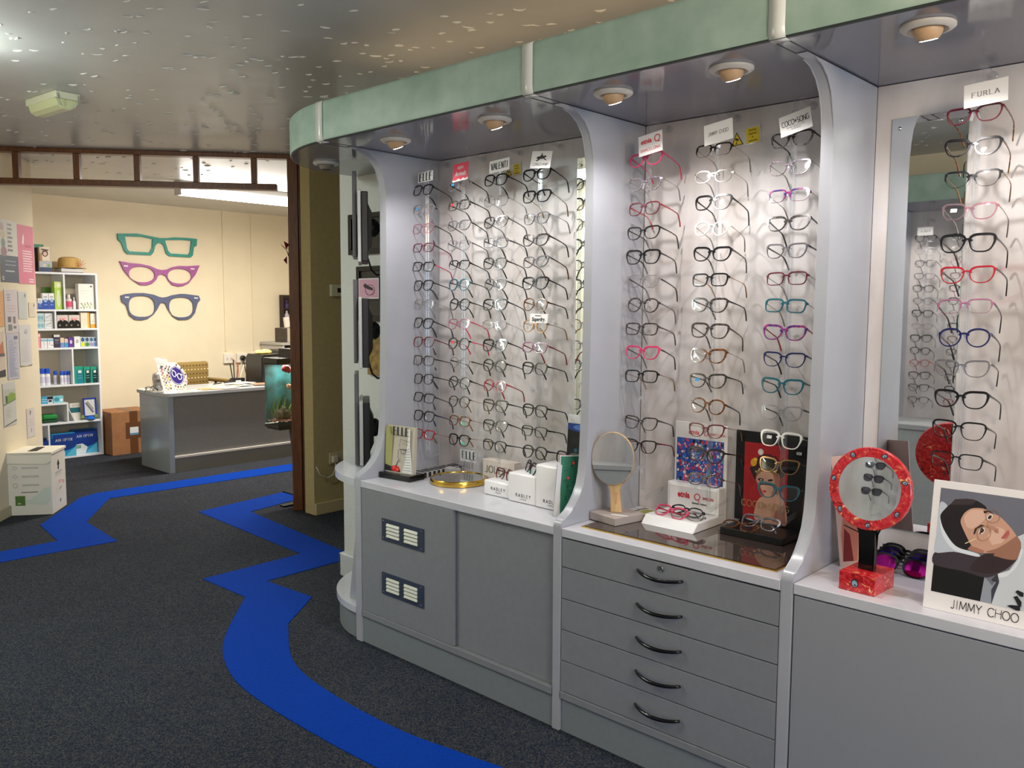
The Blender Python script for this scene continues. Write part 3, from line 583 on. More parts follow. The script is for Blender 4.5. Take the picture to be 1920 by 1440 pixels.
COL3 = ['k/soft/k', 'c/soft/s', 'h/soft/g', 'g/rect/k', 'h/soft/k', 'g/panto/k', 'k/soft/k', 'c/oval/s', 'k/way/k', 'k/panto/k', 'r/panto/r/T', 'h/way/k', 'k/way/k/T', 'k/soft/k/T']
COL4 = ['k/cat/k', 'k/way/y', 'g/soft/s', 'h/cat/k', 'g/cat/t', 'k/way/k', 't/panto/t', 'y/panto/y', 'm/rect/r', 'k/soft/k/O', '', 'k/soft/k', 'k/rect/k/T', 'k/panto/k']
COLA = ['p/cat/p', 'v/cat/s', 'b/soft/r', 'k/cat/k/T', 'k/way/k', 'c/soft/k', 'h/panto/g', 'h/rect/h', 'p/cat/k', 'k/rect/y', '', 'h/cat/k/T', 'k/cat/b/T', '']
COLB = ['k/rect/s/H', 's/oval/s/T', 'k/way/k', 'w/panto/s/T', 'k/cat/h', 'k/rect/y', 'h/cat/k', 'h/way/h', 't/cat/s', 'h/cat/k/U', 't/panto/k', 'b/cat/y/T', 'k/cat/k', 'h/oval/s']
COLC = ['h/cat/h', 'v/cat/s', 'x/rect/s/H', 'h/cat/k', 'g/cat/k', 'b/rect/s', 'e/rect/s', 'x/cat/r', 'n/cat/k/T', 'e/cat/k', 'c/cat/k', 'w/way/s/W', 'y/cat/y/D', 'e/cat/n']
COLD = ['b/cat/t', 'k/cat/t', 'k/cat/y/H', 'q/cat/s/W', 'k/way/k', 'r/cat/k/T', 'm/rect/k/H', 'n/panto/k/P', 'g/cat/k', 'k/cat/k/P', 'k/way/k/T', 'k/rect/k/T']
RODS = [(2.926, COL1, 'first rod of the left bay'), (2.690, COL2, 'second rod of the left bay'), (2.472, COL3, 'third rod of the left bay'), (2.248, COL4, 'fourth rod of the left bay'),
        (1.736, COLA, 'left rod of the middle bay'), (1.466, COLB, 'centre rod of the middle bay'), (1.200, COLC, 'right rod of the middle bay'), (.685, COLD, 'rod of the right bay')]
for y, col, wh in RODS: rod(y, 'clear acrylic rod of glasses, the '+wh, col, wh, bottom=.80 if y > .9 else .85)
rod(.36, 'clear acrylic rod near the right edge of the right bay', [''] * 5+['k/way/k', 'r/cat/k', 'k/cat/k']+['']*2+['p/cat/k', 'k/way/p'], 'last rod of the right bay', bottom=.85)
# ------------------------------------------------------------------ facing display, seen in the mirrors
FX = lambda x: 1.733-x          # mirrors the profile: front edge at x = -.484 ... back at -.95
fc_ = thing('facing_display', 'grey display unit on the opposite wall, seen in the tall mirror', 'display unit')
for y in (.95, 2.09, 2.95):
    bm = B(); prism(bm, [(FX(x), z) for x, z in DIV_PROF], y-.019, y+.019, 'y'); obj('divider_panel', bm, LAMG, fc_, smooth='auto')
bm = B(); box(bm, -.947, -.49, .5, 2.95, .001, .70); box(bm, -.947, -.482, .5, 2.95, .704, .735); obj('cabinet', bm, LAM, fc_)
bm = B(); box(bm, -.947, -.94, .5, 2.95, .735, 2.17); obj('back_board', bm, BACK, fc_)
bm = B(); box(bm, -.947, -.33, .4, 3.0, 2.17, 2.185); obj('soffit', bm, SOFF, fc_)
bm = B(); box(bm, -.33, -.315, .4, 3.0, 2.168, 2.333, .004); obj('fascia', bm, GREEN, fc_)
for y, wh, col in ((1.93, 'facing wall, first rod', COL3), (1.70, 'facing wall, second rod', COL1), (2.36, 'facing wall, third rod', None)):
    if col is None: col = ['k/way/k/D']*3+['r/cat/k/D']+['k/soft/k/D']*9
    rod(y, 'clear rod on the facing display, '+wh, col, wh, sg=-1, x=-.82, xb=-.94, zt=1.98, bottom=.80, group='rods on the facing display')
# ------------------------------------------------------------------ brand cards clipped on the rods
def card(y, z, w, h, roll, label, body=None, color=None, x=2.498, tiltx=.12, yaw=0):
    t = thing('brand_card', label, 'card', (x, y, z), rot=(-tiltx, roll, -PI/2+yaw))
    bm = B(); box(bm, -w/2, w/2, 0, .0015, -h/2, h/2, .0003); obj('card_sheet', bm, color or WHITE, t)
    return t
def put(me, parent, x=0, z=0, y=-.0006, rot=(0, 0, 0)): return link(me.name, me, parent, (x, y, z), rot)
t = card(2.877, 2.066, .098, .044, -.05, 'small white card with tall black letters above the first rod'); put(fit(stroke('ELLE', .034, INK, .26, .07, .62, .22), .084), t)
t = card(2.653, 2.064, .094, .076, -.06, 'red and white new arrivals card above the second rod', color=K(220, 56, 84, .4))
put(ctext('NEW', .020, WHITE, .8), t, 0, .018); put(ctext('Arrivals', .027, WHITE, .8, .0004, shear=.3), t, 0, -.008); art('torn_white_edge', [([(-.047, -.038), (.047, -.038), (.047, -.028), (.03, -.033), (.02, -.026), (.005, -.034), (-.01, -.027), (-.03, -.034), (-.047, -.03)], (240, 236, 234))], lambda p: p, t)
t = card(2.425, 2.066, .112, .05, -.06, 'white card with bold black lettering above the third rod'); put(fit(stroke('VALENTI', .026, INK, .2, .1, .6, .18), .095), t)
t = card(2.200, 2.064, .104, .066, .10, 'white card with a galloping horse above the fourth rod')
put(fit(stroke('LONGCHAMP', .010, INK, .1, None, .72, .25), .078), t, 0, -.018)
hp = [(-.026, .006), (-.018, .012), (-.008, .013), (-.002, .018), (.004, .020), (.008, .015), (.014, .014), (.020, .017), (.026, .012), (.022, .008), (.016, .008), (.022, .002), (.030, -.002), (.028, -.004), (.018, 0), (.012, .004), (.004, .003), (-.006, .002), (-.014, -.004), (-.024, -.006), (-.025, -.003), (-.016, .001), (-.020, .004)]
art('printed_horse', [(hp, (20, 20, 24)), (ell(.001, .022, .003, .003), (20, 20, 24))], lambda p: p, t, y0=-.0006)
t = card(1.698, 2.062, .098, .072, -.14, 'white card with red lettering above the left rod of the middle bay')
RED = K(214, 40, 62, .5); put(ctext('etnia', .024, RED, .95, .0006), t, -.016, .012); art('ring_mark', [(q, (214, 40, 62)) for q in ringpoly(.030, .013, .012, .013, .003)]+[(line(.034, .004, .040, -.002, .003), (214, 40, 62))], lambda p: p, t, y0=-.0006); put(fit(stroke('BARCELONA', .0095, RED, .12, None, .8, .2), .082), t, 0, -.018)
t = card(1.436, 2.066, .104, .068, -.13, 'white card with thin black capitals above the centre rod'); put(fit(stroke('JIMMY CHOO', .012, K(90, 90, 94, .5), .09, None, .75, .12), .074), t)
t = card(1.174, 2.060, .102, .064, -.22, 'white tilted card with black capitals above the right rod'); put(fit(stroke('COCO*SONG', .017, INK, .12, .07, .72, .14), .088), t, 0, .005); put(stroke('THE MUST BEAUTIFUL PRINT', .0035, INK, .1, None, .7, .2), t, 0, -.010); put(stroke('IN THE WORLD', .0035, INK, .1, None, .7, .2), t, 0, -.017)
t = card(.655, 2.062, .104, .062, -.07, 'white card with spaced grey capitals above the right bay rod'); put(fit(stroke('FURLA', .012, K(110, 110, 110, .5), .12, .08, .75, .42, .12), .068), t)
t = card(2.207, 1.453, .092, .036, 0, 'white card with black rounded lettering midway down the fourth rod', x=2.500); put(ctext('Superdry.', .021, INK, .85, .0006), t, 0, -.004)
art('small_bars', [([(-.02, .009), (.012, .009), (.012, .012), (-.02, .012)], (60, 60, 64))], lambda p: p, t, y0=-.0006)
t = card(1.80, 1.945, .10, .05, 0, 'x', x=-.79); bpy.data.objects.remove(t.children[0]); bpy.data.objects.remove(t)
t = thing('brand_card', 'white card on the facing display seen in the mirror', 'card', (-.775, 1.93, 2.02), PI/2); bm = B(); box(bm, -.05, .05, 0, .0015, -.028, .028); obj('card_sheet', bm, WHITE, t); put(stroke('FURLA', .012, INK, .12, .08, .75, .4, .1), t)
# camera warning stickers on the back boards
for y, z, w, h, roll, lab in ((2.52, 2.079, .102, .058, -.06, 'yellow camera warning sticker behind the third and fourth rods'), (1.438, 2.078, .118, .062, -.10, 'yellow camera warning sticker behind the centre rod of the middle bay')):
    t = thing('warning_sticker', lab, 'sticker', (XB-.0005, y, z), rot=(0, roll, -PI/2))
    bm = B(); box(bm, -w/2, w/2, -.0010, 0, -h/2, h/2); obj('clear_film', bm, M('clear_film_backing', lin(208, 204, 200), .15), t)
    s = w/.118
    art('sticker_print', [([(-.052*s, -.024*s), (-.006*s, -.024*s), (-.029*s, .022*s)], (22, 22, 20)), ([(-.047*s, -.0212*s), (-.011*s, -.0212*s), (-.029*s, .0155*s)], (236, 206, 30)),
        ([(-.036*s, -.004*s), (-.024*s, -.009*s), (-.022*s, -.003*s), (-.034*s, .003*s)], (22, 22, 20)), (line(-.033*s, -.018*s, -.029*s, -.006*s, .0025*s), (22, 22, 20)), (line(-.038*s, -.018*s, -.028*s, -.018*s, .002*s), (22, 22, 20)),
        ([(.006*s, -.026*s), (.053*s, -.026*s), (.053*s, .024*s), (.006*s, .024*s)], (232, 204, 30))], lambda p: p, t, y0=-.0013)
    for k, wd_ in enumerate(('Security', 'Cameras', 'in', 'operation')): put(ctext(wd_, .0098*s, INK, .85), t, .0295*s, (.016-.0115*k)*s, -.0022)
# ------------------------------------------------------------------ things on the left bay worktop
t = thing('sign_block', 'acrylic sign block on a black foot, with spectacles and red flower', 'display sign', (2.36, 2.895, ZC), FACE_L+.10)
bm = B(); box(bm, -.095, .095, -.04, .055, .0005, .026, .002); obj('black_foot', bm, BLACKG, t)
bm = B(); prism(bm, [(-.012, .0265), (.010, .0265), (.022, .232), (.010, .235)], -.086, .086, 'x'); obj('acrylic_block', bm, M('printed_block', lin(188, 180, 164), .12, coat=.5), t)
mp = lambda p: (-.086+p[0]*.172, .030+p[1]*.20)
fa = art('printed_picture', [([(0, 0), (.24, 0), (.24, 1), (0, 1)], (160, 158, 98)), ([(.0, 0), (.55, 0), (.55, .06), (0, .14)], (24, 22, 24)), (ell(.38, .07, .15, .07), (206, 32, 30)), (ell(.33, .09, .04, .03), (240, 90, 70)), (ell(.45, .06, .05, .03), (240, 90, 70)),
    (line(.40, .12, .47, .26, .02), (60, 30, 24)), ([(.62, 0), (.98, 0), (.95, .25), (.88, .6), (.86, .98), (.80, .98), (.78, .6), (.72, .28)], (232, 230, 228))]+
    [(line(.64+.02*k, .05+.06*k, .95-.01*k, .07+.06*k, .012), (150, 146, 140)) for k in range(9)]+
    [(q, (30, 28, 30)) for q in ringpoly(.66, .47, .10, .055, .012)]+[(line(.52, .51, .80, .52, .014), (30, 28, 30)), (line(.50, .5, .49, .34, .014), (30, 28, 30)), (line(.49, .34, .56, .22, .016), (30, 28, 30)), (line(.56, .74, .53, .56, .012), (70, 60, 50)), (line(.56, .74, .86, .70, .010), (110, 96, 84)), (line(.60, .66, .84, .62, .008), (140, 128, 112))],
    mp, t, y0=-.0133, rot=(-.058, 0, 0)); fa.location = (0, .0, 0)
put(stroke('/ELLE'.replace('/', ''), .036, INK, .24, .07, .62, .26), t, .012, .212, -.0045)
bm = B(); tube(bm, [(-.05, -.0025, .195), (-.056, -.004, .228)], .0012, 4); obj('slanted_stroke', bm, INK, t)
t = thing('lettered_block', 'low grey acrylic block lying flat with black band lettering, beside the sign block', 'display block', (2.550, 2.848, ZC), .03)
bm = B(); box(bm, -.13, .13, -.03, .035, .0005, .028, .002); obj('block', bm, M('smoky_acrylic', lin(176, 174, 172), .1, coat=.5), t)
for k in range(9):
    bm = B(); box(bm, -.122+.0275*k, -.108+.0275*k, -.026+.002*(k % 3), .030-.004*(k % 2), .0282, .0294); obj('dark_band', bm, INK, t)
    bm = B(); box(bm, -.122+.0275*k, -.108+.0275*k, -.0312, -.0302, .003+.002*(k % 3), .027); obj('dark_band', bm, INK, t)
t = thing('acrylic_cube_riser', 'small clear acrylic riser in front of the banded block', 'riser', (2.575, 2.785, ZC), FACE_L)
bm = B(); box(bm, -.035, .035, -.018, .018, .0005, .035, .003); obj('riser_block', bm, M('cloudy_acrylic', lin(206, 206, 206), .08, coat=.5), t)
t = thing('clear_sign', 'clear upright acrylic sign with white square and black letters behind the gold tray', 'display sign', (2.605, 2.715, ZC), FACE_L)
bm = B(); box(bm, -.055, .055, 0, .008, .0005, .125, .0015); obj('acrylic_sheet', bm, ACR, t)
bm = B(); box(bm, -.052, .052, -.0010, -.0002, .066, .120); obj('white_square', bm, K(226, 226, 226, .4), t)
put(stroke('ELLE', .034, INK, .2, .06, .62, .26), t, .006, .096, -.0016); put(stroke('ELLE', .024, K(140, 140, 140, .4), .2, .06, .62, .26), t, .006, .05, -.001)
bm = B(); box(bm, -.055, .055, -.022, 0, .0005, .006, .001); obj('acrylic_foot', bm, ACR, t)
t = thing('round_tray', 'round mirrored tray with polished gold rim on the left bay worktop', 'tray', (2.485, 2.651, ZC))
bm = B(); lathe(bm, [(.118, .0005), (.123, .002), (.124, .010), (.123, .022), (.121, .0255), (.1175, .026), (.116, .0245), (.116, .0225)], 56, close=False); obj('gold_rim', bm, GOLD, t, smooth='auto')
bm = B(); lathe(bm, [(.1155, .001), (.1155, .0225), (0.0001, .0225)], 48, close=False); obj('mirror_base', bm, MIRROR, t, smooth='auto')
bm = B(); lathe(bm, [(.003, 0), (.003, .003), (.001, .004)], 8); obj('stud', bm, INK, t, (-.02, .098, .0225))
t = thing('name_block', 'cream block with black serif capitals behind the smallest white riser', 'block', (2.592, 2.515, ZC), FACE_L+.04)
bm = B(); box(bm, -.092, .092, 0, .045, .0005, .098, .002); obj('block', bm, K(224, 212, 202, .5), t); put(fit(stroke('JOULES', .030, INK, .12, .05, .78, .30, .10), .150), t, 0, .056)
RW = K(242, 240, 240, .18)
for y, w, h, nm, x in ((2.338, .150, .062, 'lowest', 2.40), (2.187, .150, .116, 'middle', 2.385), (2.040, .148, .167, 'tallest', 2.380)):
    t = thing('white_riser', '%s of the three glossy white stepped risers with small black lettering' % nm, 'riser', (x, y, ZC), FACE_L)
    bm = B(); box(bm, -w/2+.001, w/2-.001, 0, .16, .0005, h, .008, seg=3); obj('riser_body', bm, RW, t, smooth='auto')
    put(stroke('RADLEY', .0115, INK, .16, None, .7, .62), t, .008, .031); put(stroke('LONDON', .0055, K(90, 90, 94, .5), .12, None, .7, .5), t, .008, .017)
specs('black and pink glasses with green tag on the lowest white riser', 'soft', 'b', 'k', .0034, (2.452, 2.34, ZC+.062+.019), (-.25, 0, FACE_L-.15), tagc='G', fold=True)
specs('black rounded glasses with green tag on the middle white riser', 'panto', 'k', 'b', .0046, (2.43, 2.185, ZC+.116+.020), (-.35, .0, FACE_L-.55), tagc='G', fold=True)
specs('dark pink-tinted glasses with green tag on the tallest white riser', 'soft', 'k', 'm', .0042, (2.47, 2.03, ZC+.167+.019), (-.25, 0, FACE_L-.15), tagc='G', fold=True)
t = thing('advert_board', 'black and blue advert board with white caption, leaning at the divider', 'poster', (2.60, 2.02, ZC), rot=(-.06, 0, FACE_L))
bm = B(); box(bm, -.13, .13, 0, .004, .0005, .335, .0008); obj('board', bm, WHITE, t)
art('printed_picture', [([(-.128, .02), (.128, .02), (.128, .30), (-.128, .30)], (10, 12, 18)), ([(-.128, .275), (-.04, .262), (.02, .27), (.128, .262), (.128, .30), (-.128, .30)], (34, 66, 140)), (ell(-.05, .285, .05, .012), (88, 130, 210)), (ell(.06, .284, .04, .01), (60, 104, 190)),
   ([(-.06, .19), (-.035, .19), (-.035, .215), (-.06, .215)], (70, 110, 120)), ([(-.015, .19), (.01, .19), (.01, .212), (-.015, .212)], (90, 130, 134)), ([(-.09, .185), (-.075, .185), (-.075, .2), (-.09, .2)], (30, 100, 120)), ([(.03, .185), (.05, .185), (.05, .21), (.03, .21)], (60, 96, 110))], lambda p: p, t)
put(stroke('ENHANCE YOUR VISION', .009, WHITE, .16, None, .7, .25), t, .02, .135, -.0022); put(stroke('FOR SAFER DRIVING', .009, WHITE, .16, None, .7, .25), t, .02, .118, -.0022)
t = thing('show_card', 'green floral show card leaning against the divider beside the tallest riser', 'poster', (2.345, 1.950, ZC), rot=(-.07, .03, FACE_L+.98))
bm = B(); box(bm, -.01, .118, 0, .003, .0005, .222, .0006); obj('card_sheet', bm, K(220, 218, 214, .4), t)
rr = random.Random(5); L_ = [([(-.007, .003), (.116, .003), (.116, .219), (-.007, .219)], (26, 112, 84))]
for k in range(26): L_.append((ell(rr.uniform(.0, .108), rr.uniform(.02, .2), rr.uniform(.004, .011), rr.uniform(.002, .005), rr.uniform(0, 180), 8), rr.choice([(16, 74, 56), (12, 60, 46), (20, 90, 66), (40, 130, 96)])))
for x, z, r in ((.075, .085, .015), (.085, .16, .009), (.10, .195, .007), (.04, .195, .006), (.10, .10, .008), (.02, .14, .005)): L_.append((ell(x, z, r, r*1.2, 0, 12), (196, 60, 56))); L_.append((ell(x+.002, z, r*.45, r*.5, 0, 8), (232, 120, 100)))
art('printed_flowers', L_, lambda p: p, t)
t = thing('show_card', 'folded pink and grey cards standing between the tallest riser and the green card', 'poster', (2.318, 1.962, ZC), rot=(-.09, .10, FACE_L+.98))
for k in (0, 1): bm = B(); box(bm, -.004, .014, .006*k-.001, .006*k+.002, .0005, .19, .0004); obj('card_sheet', bm, K(196, 168, 176, .5) if k else K(214, 214, 214, .5), t)

# ------------------------------------------------------------------ things on the middle bay worktop
ZI = ZC+.005
t = thing('hand_mirror', 'round table mirror with pale wooden handle on a square taupe base', 'mirror', (2.424, 1.760, ZI), FACE_L+.42)
bm = B(); box(bm, -.066, .066, -.070, .070, .0005, .028, .002); b_ = obj('square_base', bm, K(176, 164, 158, .5), t, rot=(0, 0, -.60))
bm = B(); box(bm, -.03, .03, -.006, .006, .0285, .0292); obj('paper_label', bm, WHITE, t, (.02, -.045, 0), (0, 0, -.12))
OAK = M('pale_oak', lin(214, 180, 130), .4, noise=.18, nscale=5, stretch=(12, 12, 1))
bm = B(); prism(bm, [(-.020, .028), (.020, .028), (.0165, .105), (.019, .125), (.040, .142), (.044, .150), (.030, .158), (-.030, .158), (-.044, .150), (-.040, .142), (-.019, .125), (-.0165, .105)], -.0115, .0115, 'y', bev=.003); hd = obj('wooden_handle', bm, OAK, t, rot=(-.06, -.07, 0), smooth='auto')
bm = B(); lathe(bm, [(.0001, -.007), (.088, -.007), (.090, -.004), (.090, .004), (.088, .007), (.0001, .007)], 48, sx=.86, sy=1.06); mh = obj('round_rim', bm, OAK, t, (-.016, -.004, .222), (PI/2-.06, 0, 0), smooth='auto')
bm = B(); lathe(bm, [(.0001, 0), (.0875, 0)], 48, close=False, sx=.86, sy=1.06); obj('mirror_face', bm, MIRROR, t, (-.016, -.0118, .2225), (PI/2-.06, 0, 0))
put(stroke('ETNIA', .006, RED, .14, None, .8, .3), t, 0, .075, -.0172, (0, PI/2, 0)); art('ring_mark', [(q, (214, 40, 62)) for q in ringpoly(0, .098, .005, .005, .0014, 0, 12)], lambda p: p, t, y0=-.018)
# white stand with red lettering
t = thing('brand_stand', 'white display stand with confetti picture card and red lettering', 'display stand', (2.60, 1.565, ZI), FACE_L)
bm = B(); prism(bm, [(-.155, .0005), (.055, .0005), (.055, .030), (-.125, .030)], -.105, .105, 'x', bev=.0015); obj('sloped_base', bm, WGLOSS, t)
bm = B(); box(bm, -.105, .105, .012, .055, .0305, .128, .003); box(bm, -.094, .094, .008, .0121, .036, .120, .001); obj('upright_box', bm, WGLOSS, t)
bm = B(); box(bm, -.106, .106, .058, .064, .0005, .345, .001); pc = obj('picture_card', bm, WHITE, t)
rr = random.Random(11); L_ = [([(-.098, .09), (.094, .09), (.094, .286), (-.098, .286)], (52, 90, 176))]; CF = [(214, 50, 60), (236, 140, 160), (40, 76, 170), (244, 236, 232), (20, 24, 44), (90, 60, 130), (60, 110, 200), (224, 70, 90), (110, 170, 200)]
for k in range(620):
    x, z = rr.uniform(-.094, .090), rr.uniform(.094, .282); r = rr.uniform(.003, .0075); a = rr.uniform(0, 6.28); q = [(x+r*math.cos(a+j*1.57+rr.uniform(-.3, .3))*(1 if j % 2 else .6), z+r*math.sin(a+j*1.57+rr.uniform(-.3, .3))) for j in range(4)]
    q = [(min(.094, max(-.098, u)), min(.286, max(.09, v))) for u, v in q]; L_.append((q, rr.choice(CF)))
art('printed_confetti', L_, lambda p: p, pc, y0=.0576, step=.000002)
put(ctext('etnia', .024, RED, .95, .0004), t, -.028, .310, .0575); art('ring_mark', [(q, (214, 40, 62)) for q in ringpoly(.022, .311, .010, .010, .0025)], lambda p: p, t, y0=.0575); put(stroke('BARCELONA', .008, RED, .14, None, .8, .22), t, .066, .309, .0575)
put(ctext('etnia', .030, RED, .85, .001), t, -.034, .088, .0072); art('ring_mark', [(q, (214, 40, 62)) for q in ringpoly(.022, .088, .0125, .0125, .0035)]+[(line(.026, .078, .032, .070, .003), (214, 40, 62))], lambda p: p, t, y0=.0072); put(fit(stroke('BARCELONA', .0085, RED, .18, None, .8, .22), .044), t, .066, .086, .0072); put(ctext('Eyewear Culture', .0085, INK, 1, .0002), t, .03, .064, .0072)
specs('black glasses lying at the back of the white lettered stand', 'oval', 'k', 'k', .0036, (2.535, 1.545, ZI+.052), (-.95, 0, FACE_L-.12), fold=True)
specs('clear silver glasses lying in the middle of the white lettered stand', 'oval', 's', 's', .003, (2.515, 1.53, ZI+.044), (-1.05, 0, FACE_L-.10), fold=True)
specs('raspberry glasses lying at the front of the white lettered stand', 'soft', 'p', 'r', .0038, (2.50, 1.585, ZI+.048), (-.9, 0, FACE_L-.12), fold=True)
# black stand with portrait
t = thing('brand_stand', 'black display stand with red portrait poster in a black frame', 'display stand', (2.625, 1.29, ZI), FACE_L)
bm = B(); box(bm, -.112, .112, -.105, .045, .0005, .024, .002); obj('black_base', bm, BLACK, t)
bm = B(); box(bm, -.133, .130, .030, .036, .0245, .338, .001); fb = obj('black_backing', bm, BLACK, t)
# portrait print (crop of 1094 x 1440: picture corners)
hm = homog([(305, 243), (775, 290), (690, 1110), (280, 1020)], [(-.100, .300), (.058, .300), (.058, .030), (-.100, .030)])
SK = (224, 172, 146); SKD = (186, 122, 100); HR = (46, 20, 26)
L_ = [([(305, 243), (775, 290), (690, 1110), (280, 1020)], (178, 26, 34)),
 ([(400, 1040), (405, 900), (440, 840), (500, 805), (520, 770), (620, 760), (650, 830), (690, 880), (690, 1100)], SK), ([(560, 1060), (600, 960), (690, 900), (690, 1100)], SKD), ([(498, 800), (520, 770), (620, 760), (640, 800), (560, 815)], SKD),
 ([(370, 580), (350, 530), (400, 500), (410, 440), (480, 390), (560, 380), (620, 420), (700, 480), (735, 560), (700, 620), (640, 640), (600, 560), (470, 560), (420, 600), (400, 650)], HR),
 ([(418, 620), (430, 580), (480, 560), (560, 555), (640, 590), (660, 660), (640, 740), (590, 790), (530, 820), (495, 810), (475, 780), (455, 730), (430, 690), (415, 660)], SK),
 ([(590, 600), (640, 600), (660, 660), (640, 740), (590, 790), (560, 800), (600, 720), (600, 650)], SKD), ([(430, 575), (540, 520), (620, 560), (640, 620), (600, 600), (540, 565), (470, 570), (420, 620)], (150, 110, 60)),
 (ell(462, 652, 30, 14, 8), (30, 14, 16)), (ell(465, 654, 11, 6), (230, 220, 216)), (ell(560, 660, 28, 12, -4), (40, 20, 22)), ([(474, 765), (500, 758), (520, 772), (498, 785), (480, 782)], (206, 40, 50)), ([(428, 690), (445, 700), (440, 715), (428, 705)], (206, 140, 116)),
 (ell(470, 357, 30, 36, 0, 9), (232, 226, 212)), (ell(472, 360, 14, 16, 0, 7), (250, 246, 236)), (ell(395, 470, 32, 44, 10, 8), (226, 160, 30)), (ell(412, 440, 22, 20, 0, 7), (240, 190, 60)), (ell(540, 400, 26, 22, 0, 8), (110, 26, 36)), (ell(500, 450, 36, 30, 0, 8), (80, 16, 28)), (ell(610, 430, 40, 30, 0, 9), (96, 20, 30))]
rr = random.Random(4)
for k in range(34): L_.append((ell(415+k*6.5+rr.uniform(-6, 6), 575-46*math.sin(k/33*PI)+rr.uniform(-16, 16), rr.uniform(5, 12), rr.uniform(5, 10), 0, 6), rr.choice([(214, 176, 96), (236, 214, 150), (170, 130, 60), (240, 232, 206)])))
art('printed_portrait', [(sm(p) if 6 < len(p) < 19 else p, c) for p, c in L_], hm, fb, y0=.0298, step=.00004)
GT = K(206, 170, 110, .4); put(stroke('COCO*SONG', .022, GT, .1, .06, .78, .2), t, -.018, .088, .027)
bm = B(); box(bm, .070, .118, .0285, .0299, .265, .31, 0); obj('corner_panel', bm, K(10, 10, 11, .3), fb); put(ctext('ccs', .018, WHITE, .8, .0005), t, .096, .283, .0280)
specs('grey-blue glasses lying at the back of the black display stand', 'way', 'g', 'g', .0042, (2.57, 1.285, ZI+.050), (-.85, 0, FACE_L-.08), fold=True)
specs('silver and tortoiseshell glasses lying at the front of the black display stand', 'soft', 't', 's', .0032, (2.545, 1.345, ZI+.034), (-1.2, 0, FACE_L-.12), fold=True)
t = thing('brochure_box', 'tall slim black brochure box with red edge standing by the right divider', 'box', (2.44, 1.068, ZI), FACE_L-.05)
bm = B(); box(bm, -.013, .013, 0, .19, .0005, .285, .001); obj('box_body', bm, BLACK, t); bm = B(); box(bm, -.014, -.0132, .002, .19, .002, .18); obj('red_edge', bm, K(170, 30, 36, .4), t); put(stroke('COCO SONG', .009, K(150, 140, 130, .4), .12, None, .8, .2), t, 0, .15, -.0008, (0, PI/2, 0))
t = thing('leaflet', 'yellow and green leaflet lying flat at the back of the middle bay', 'leaflet', (2.60, 1.725, ZI), FACE_L-.2)
bm = B(); box(bm, -.05, .05, -.05, .04, .0005, .002); obj('sheet', bm, K(210, 206, 196, .2), t); bm = B(); prism(bm, [(-.04, -.03), (.0, -.04), (-.005, .03), (-.045, .01)], .0021, .0026, 'z'); prism(bm, [(.01, -.02), (.045, -.03), (.04, .02)], .0021, .0026, 'z'); obj('printed_leaf', bm, K(150, 160, 50, .3), t)

# ------------------------------------------------------------------ things on the right bay worktop
REDP = None
def redflower():
    m = bpy.data.materials.new('red_scribble_print'); m.use_nodes = True; nt = m.node_tree; b = nt.nodes['Principled BSDF']; b.inputs['Roughness'].default_value = .3; b.inputs['Coat Weight'].default_value = .4
    tc = nt.nodes.new('ShaderNodeTexCoord'); n = nt.nodes.new('ShaderNodeTexNoise'); n.inputs['Scale'].default_value = 38; n.inputs['Detail'].default_value = 4; n.inputs['Distortion'].default_value = 2.5; nt.links.new(tc.outputs['Object'], n.inputs[0])
    r = nt.nodes.new('ShaderNodeValToRGB'); e = r.color_ramp.elements; e[0].color = (*lin(40, 34, 36), 1); e[0].position = .30; e[1].color = (*lin(240, 226, 190), 1); e[1].position = .72
    for p, c in ((.345, (160, 16, 24)), (.47, (196, 26, 34)), (.54, (208, 44, 54)), (.575, (214, 70, 90)), (.60, (186, 22, 30)), (.655, (232, 130, 60))): x = e.new(p); x.color = (*lin(*c), 1)
    nt.links.new(n.outputs[0], r.inputs[0]); nt.links.new(r.outputs[0], b.inputs['Base Color']); return m
REDP = redflower()
t = thing('table_mirror', 'round table mirror with red patterned frame, black stem and red block base', 'mirror', (2.318, .838, ZC), FACE_L-.06)
bm = B(); box(bm, -.049, .049, -.062, .062, .0005, .052, .0015); obj('block_base', bm, REDP, t)
bm = B(); prism(bm, [(-.0215, .052), (.0215, .052), (.019, .150), (.030, .166), (-.030, .166), (-.019, .150)], -.012, .012, 'y', bev=.003); obj('black_stem', bm, BLACKG, t, (0, 0, 0), smooth='auto')
bm = B(); lathe(bm, [(.086, .004), (.086, .009), (.110, .009), (.1125, .006), (.1125, -.006), (.110, -.009), (0.0001, -.009)], 56, close=False); fr = obj('round_frame', bm, REDP, t, (0, -.004, .277), (PI/2-.10, 0, 0), smooth='auto')
bm = B(); lathe(bm, [(.0001, .006), (.0862, .006)], 48, close=False); obj('mirror_face', bm, MIRROR, t, (0, -.004, .277), (PI/2-.10, 0, 0))
rr = random.Random(2); bl = []
for k in range(7):
    a = k/7*6.28+.3; x, z = .099*math.cos(a), .099*math.sin(a)
    bl.append((ell(x, z, .0085, .0065, rr.uniform(0, 180), 9), (44, 48, 60))); bl.append((ell(x, z, .006, .0042, rr.uniform(0, 180), 8), (150, 170, 190))); bl.append((ell(x+.001, z-.001, .0025, .002, 0, 6), (40, 40, 50)))
bl += [(ell(-.005, -.245, .011, .012, 0, 9), (44, 48, 60)), (ell(-.005, -.246, .008, .009, 0, 8), (150, 172, 194)), (ell(-.004, -.25, .003, .003, 0, 6), (40, 44, 70))]
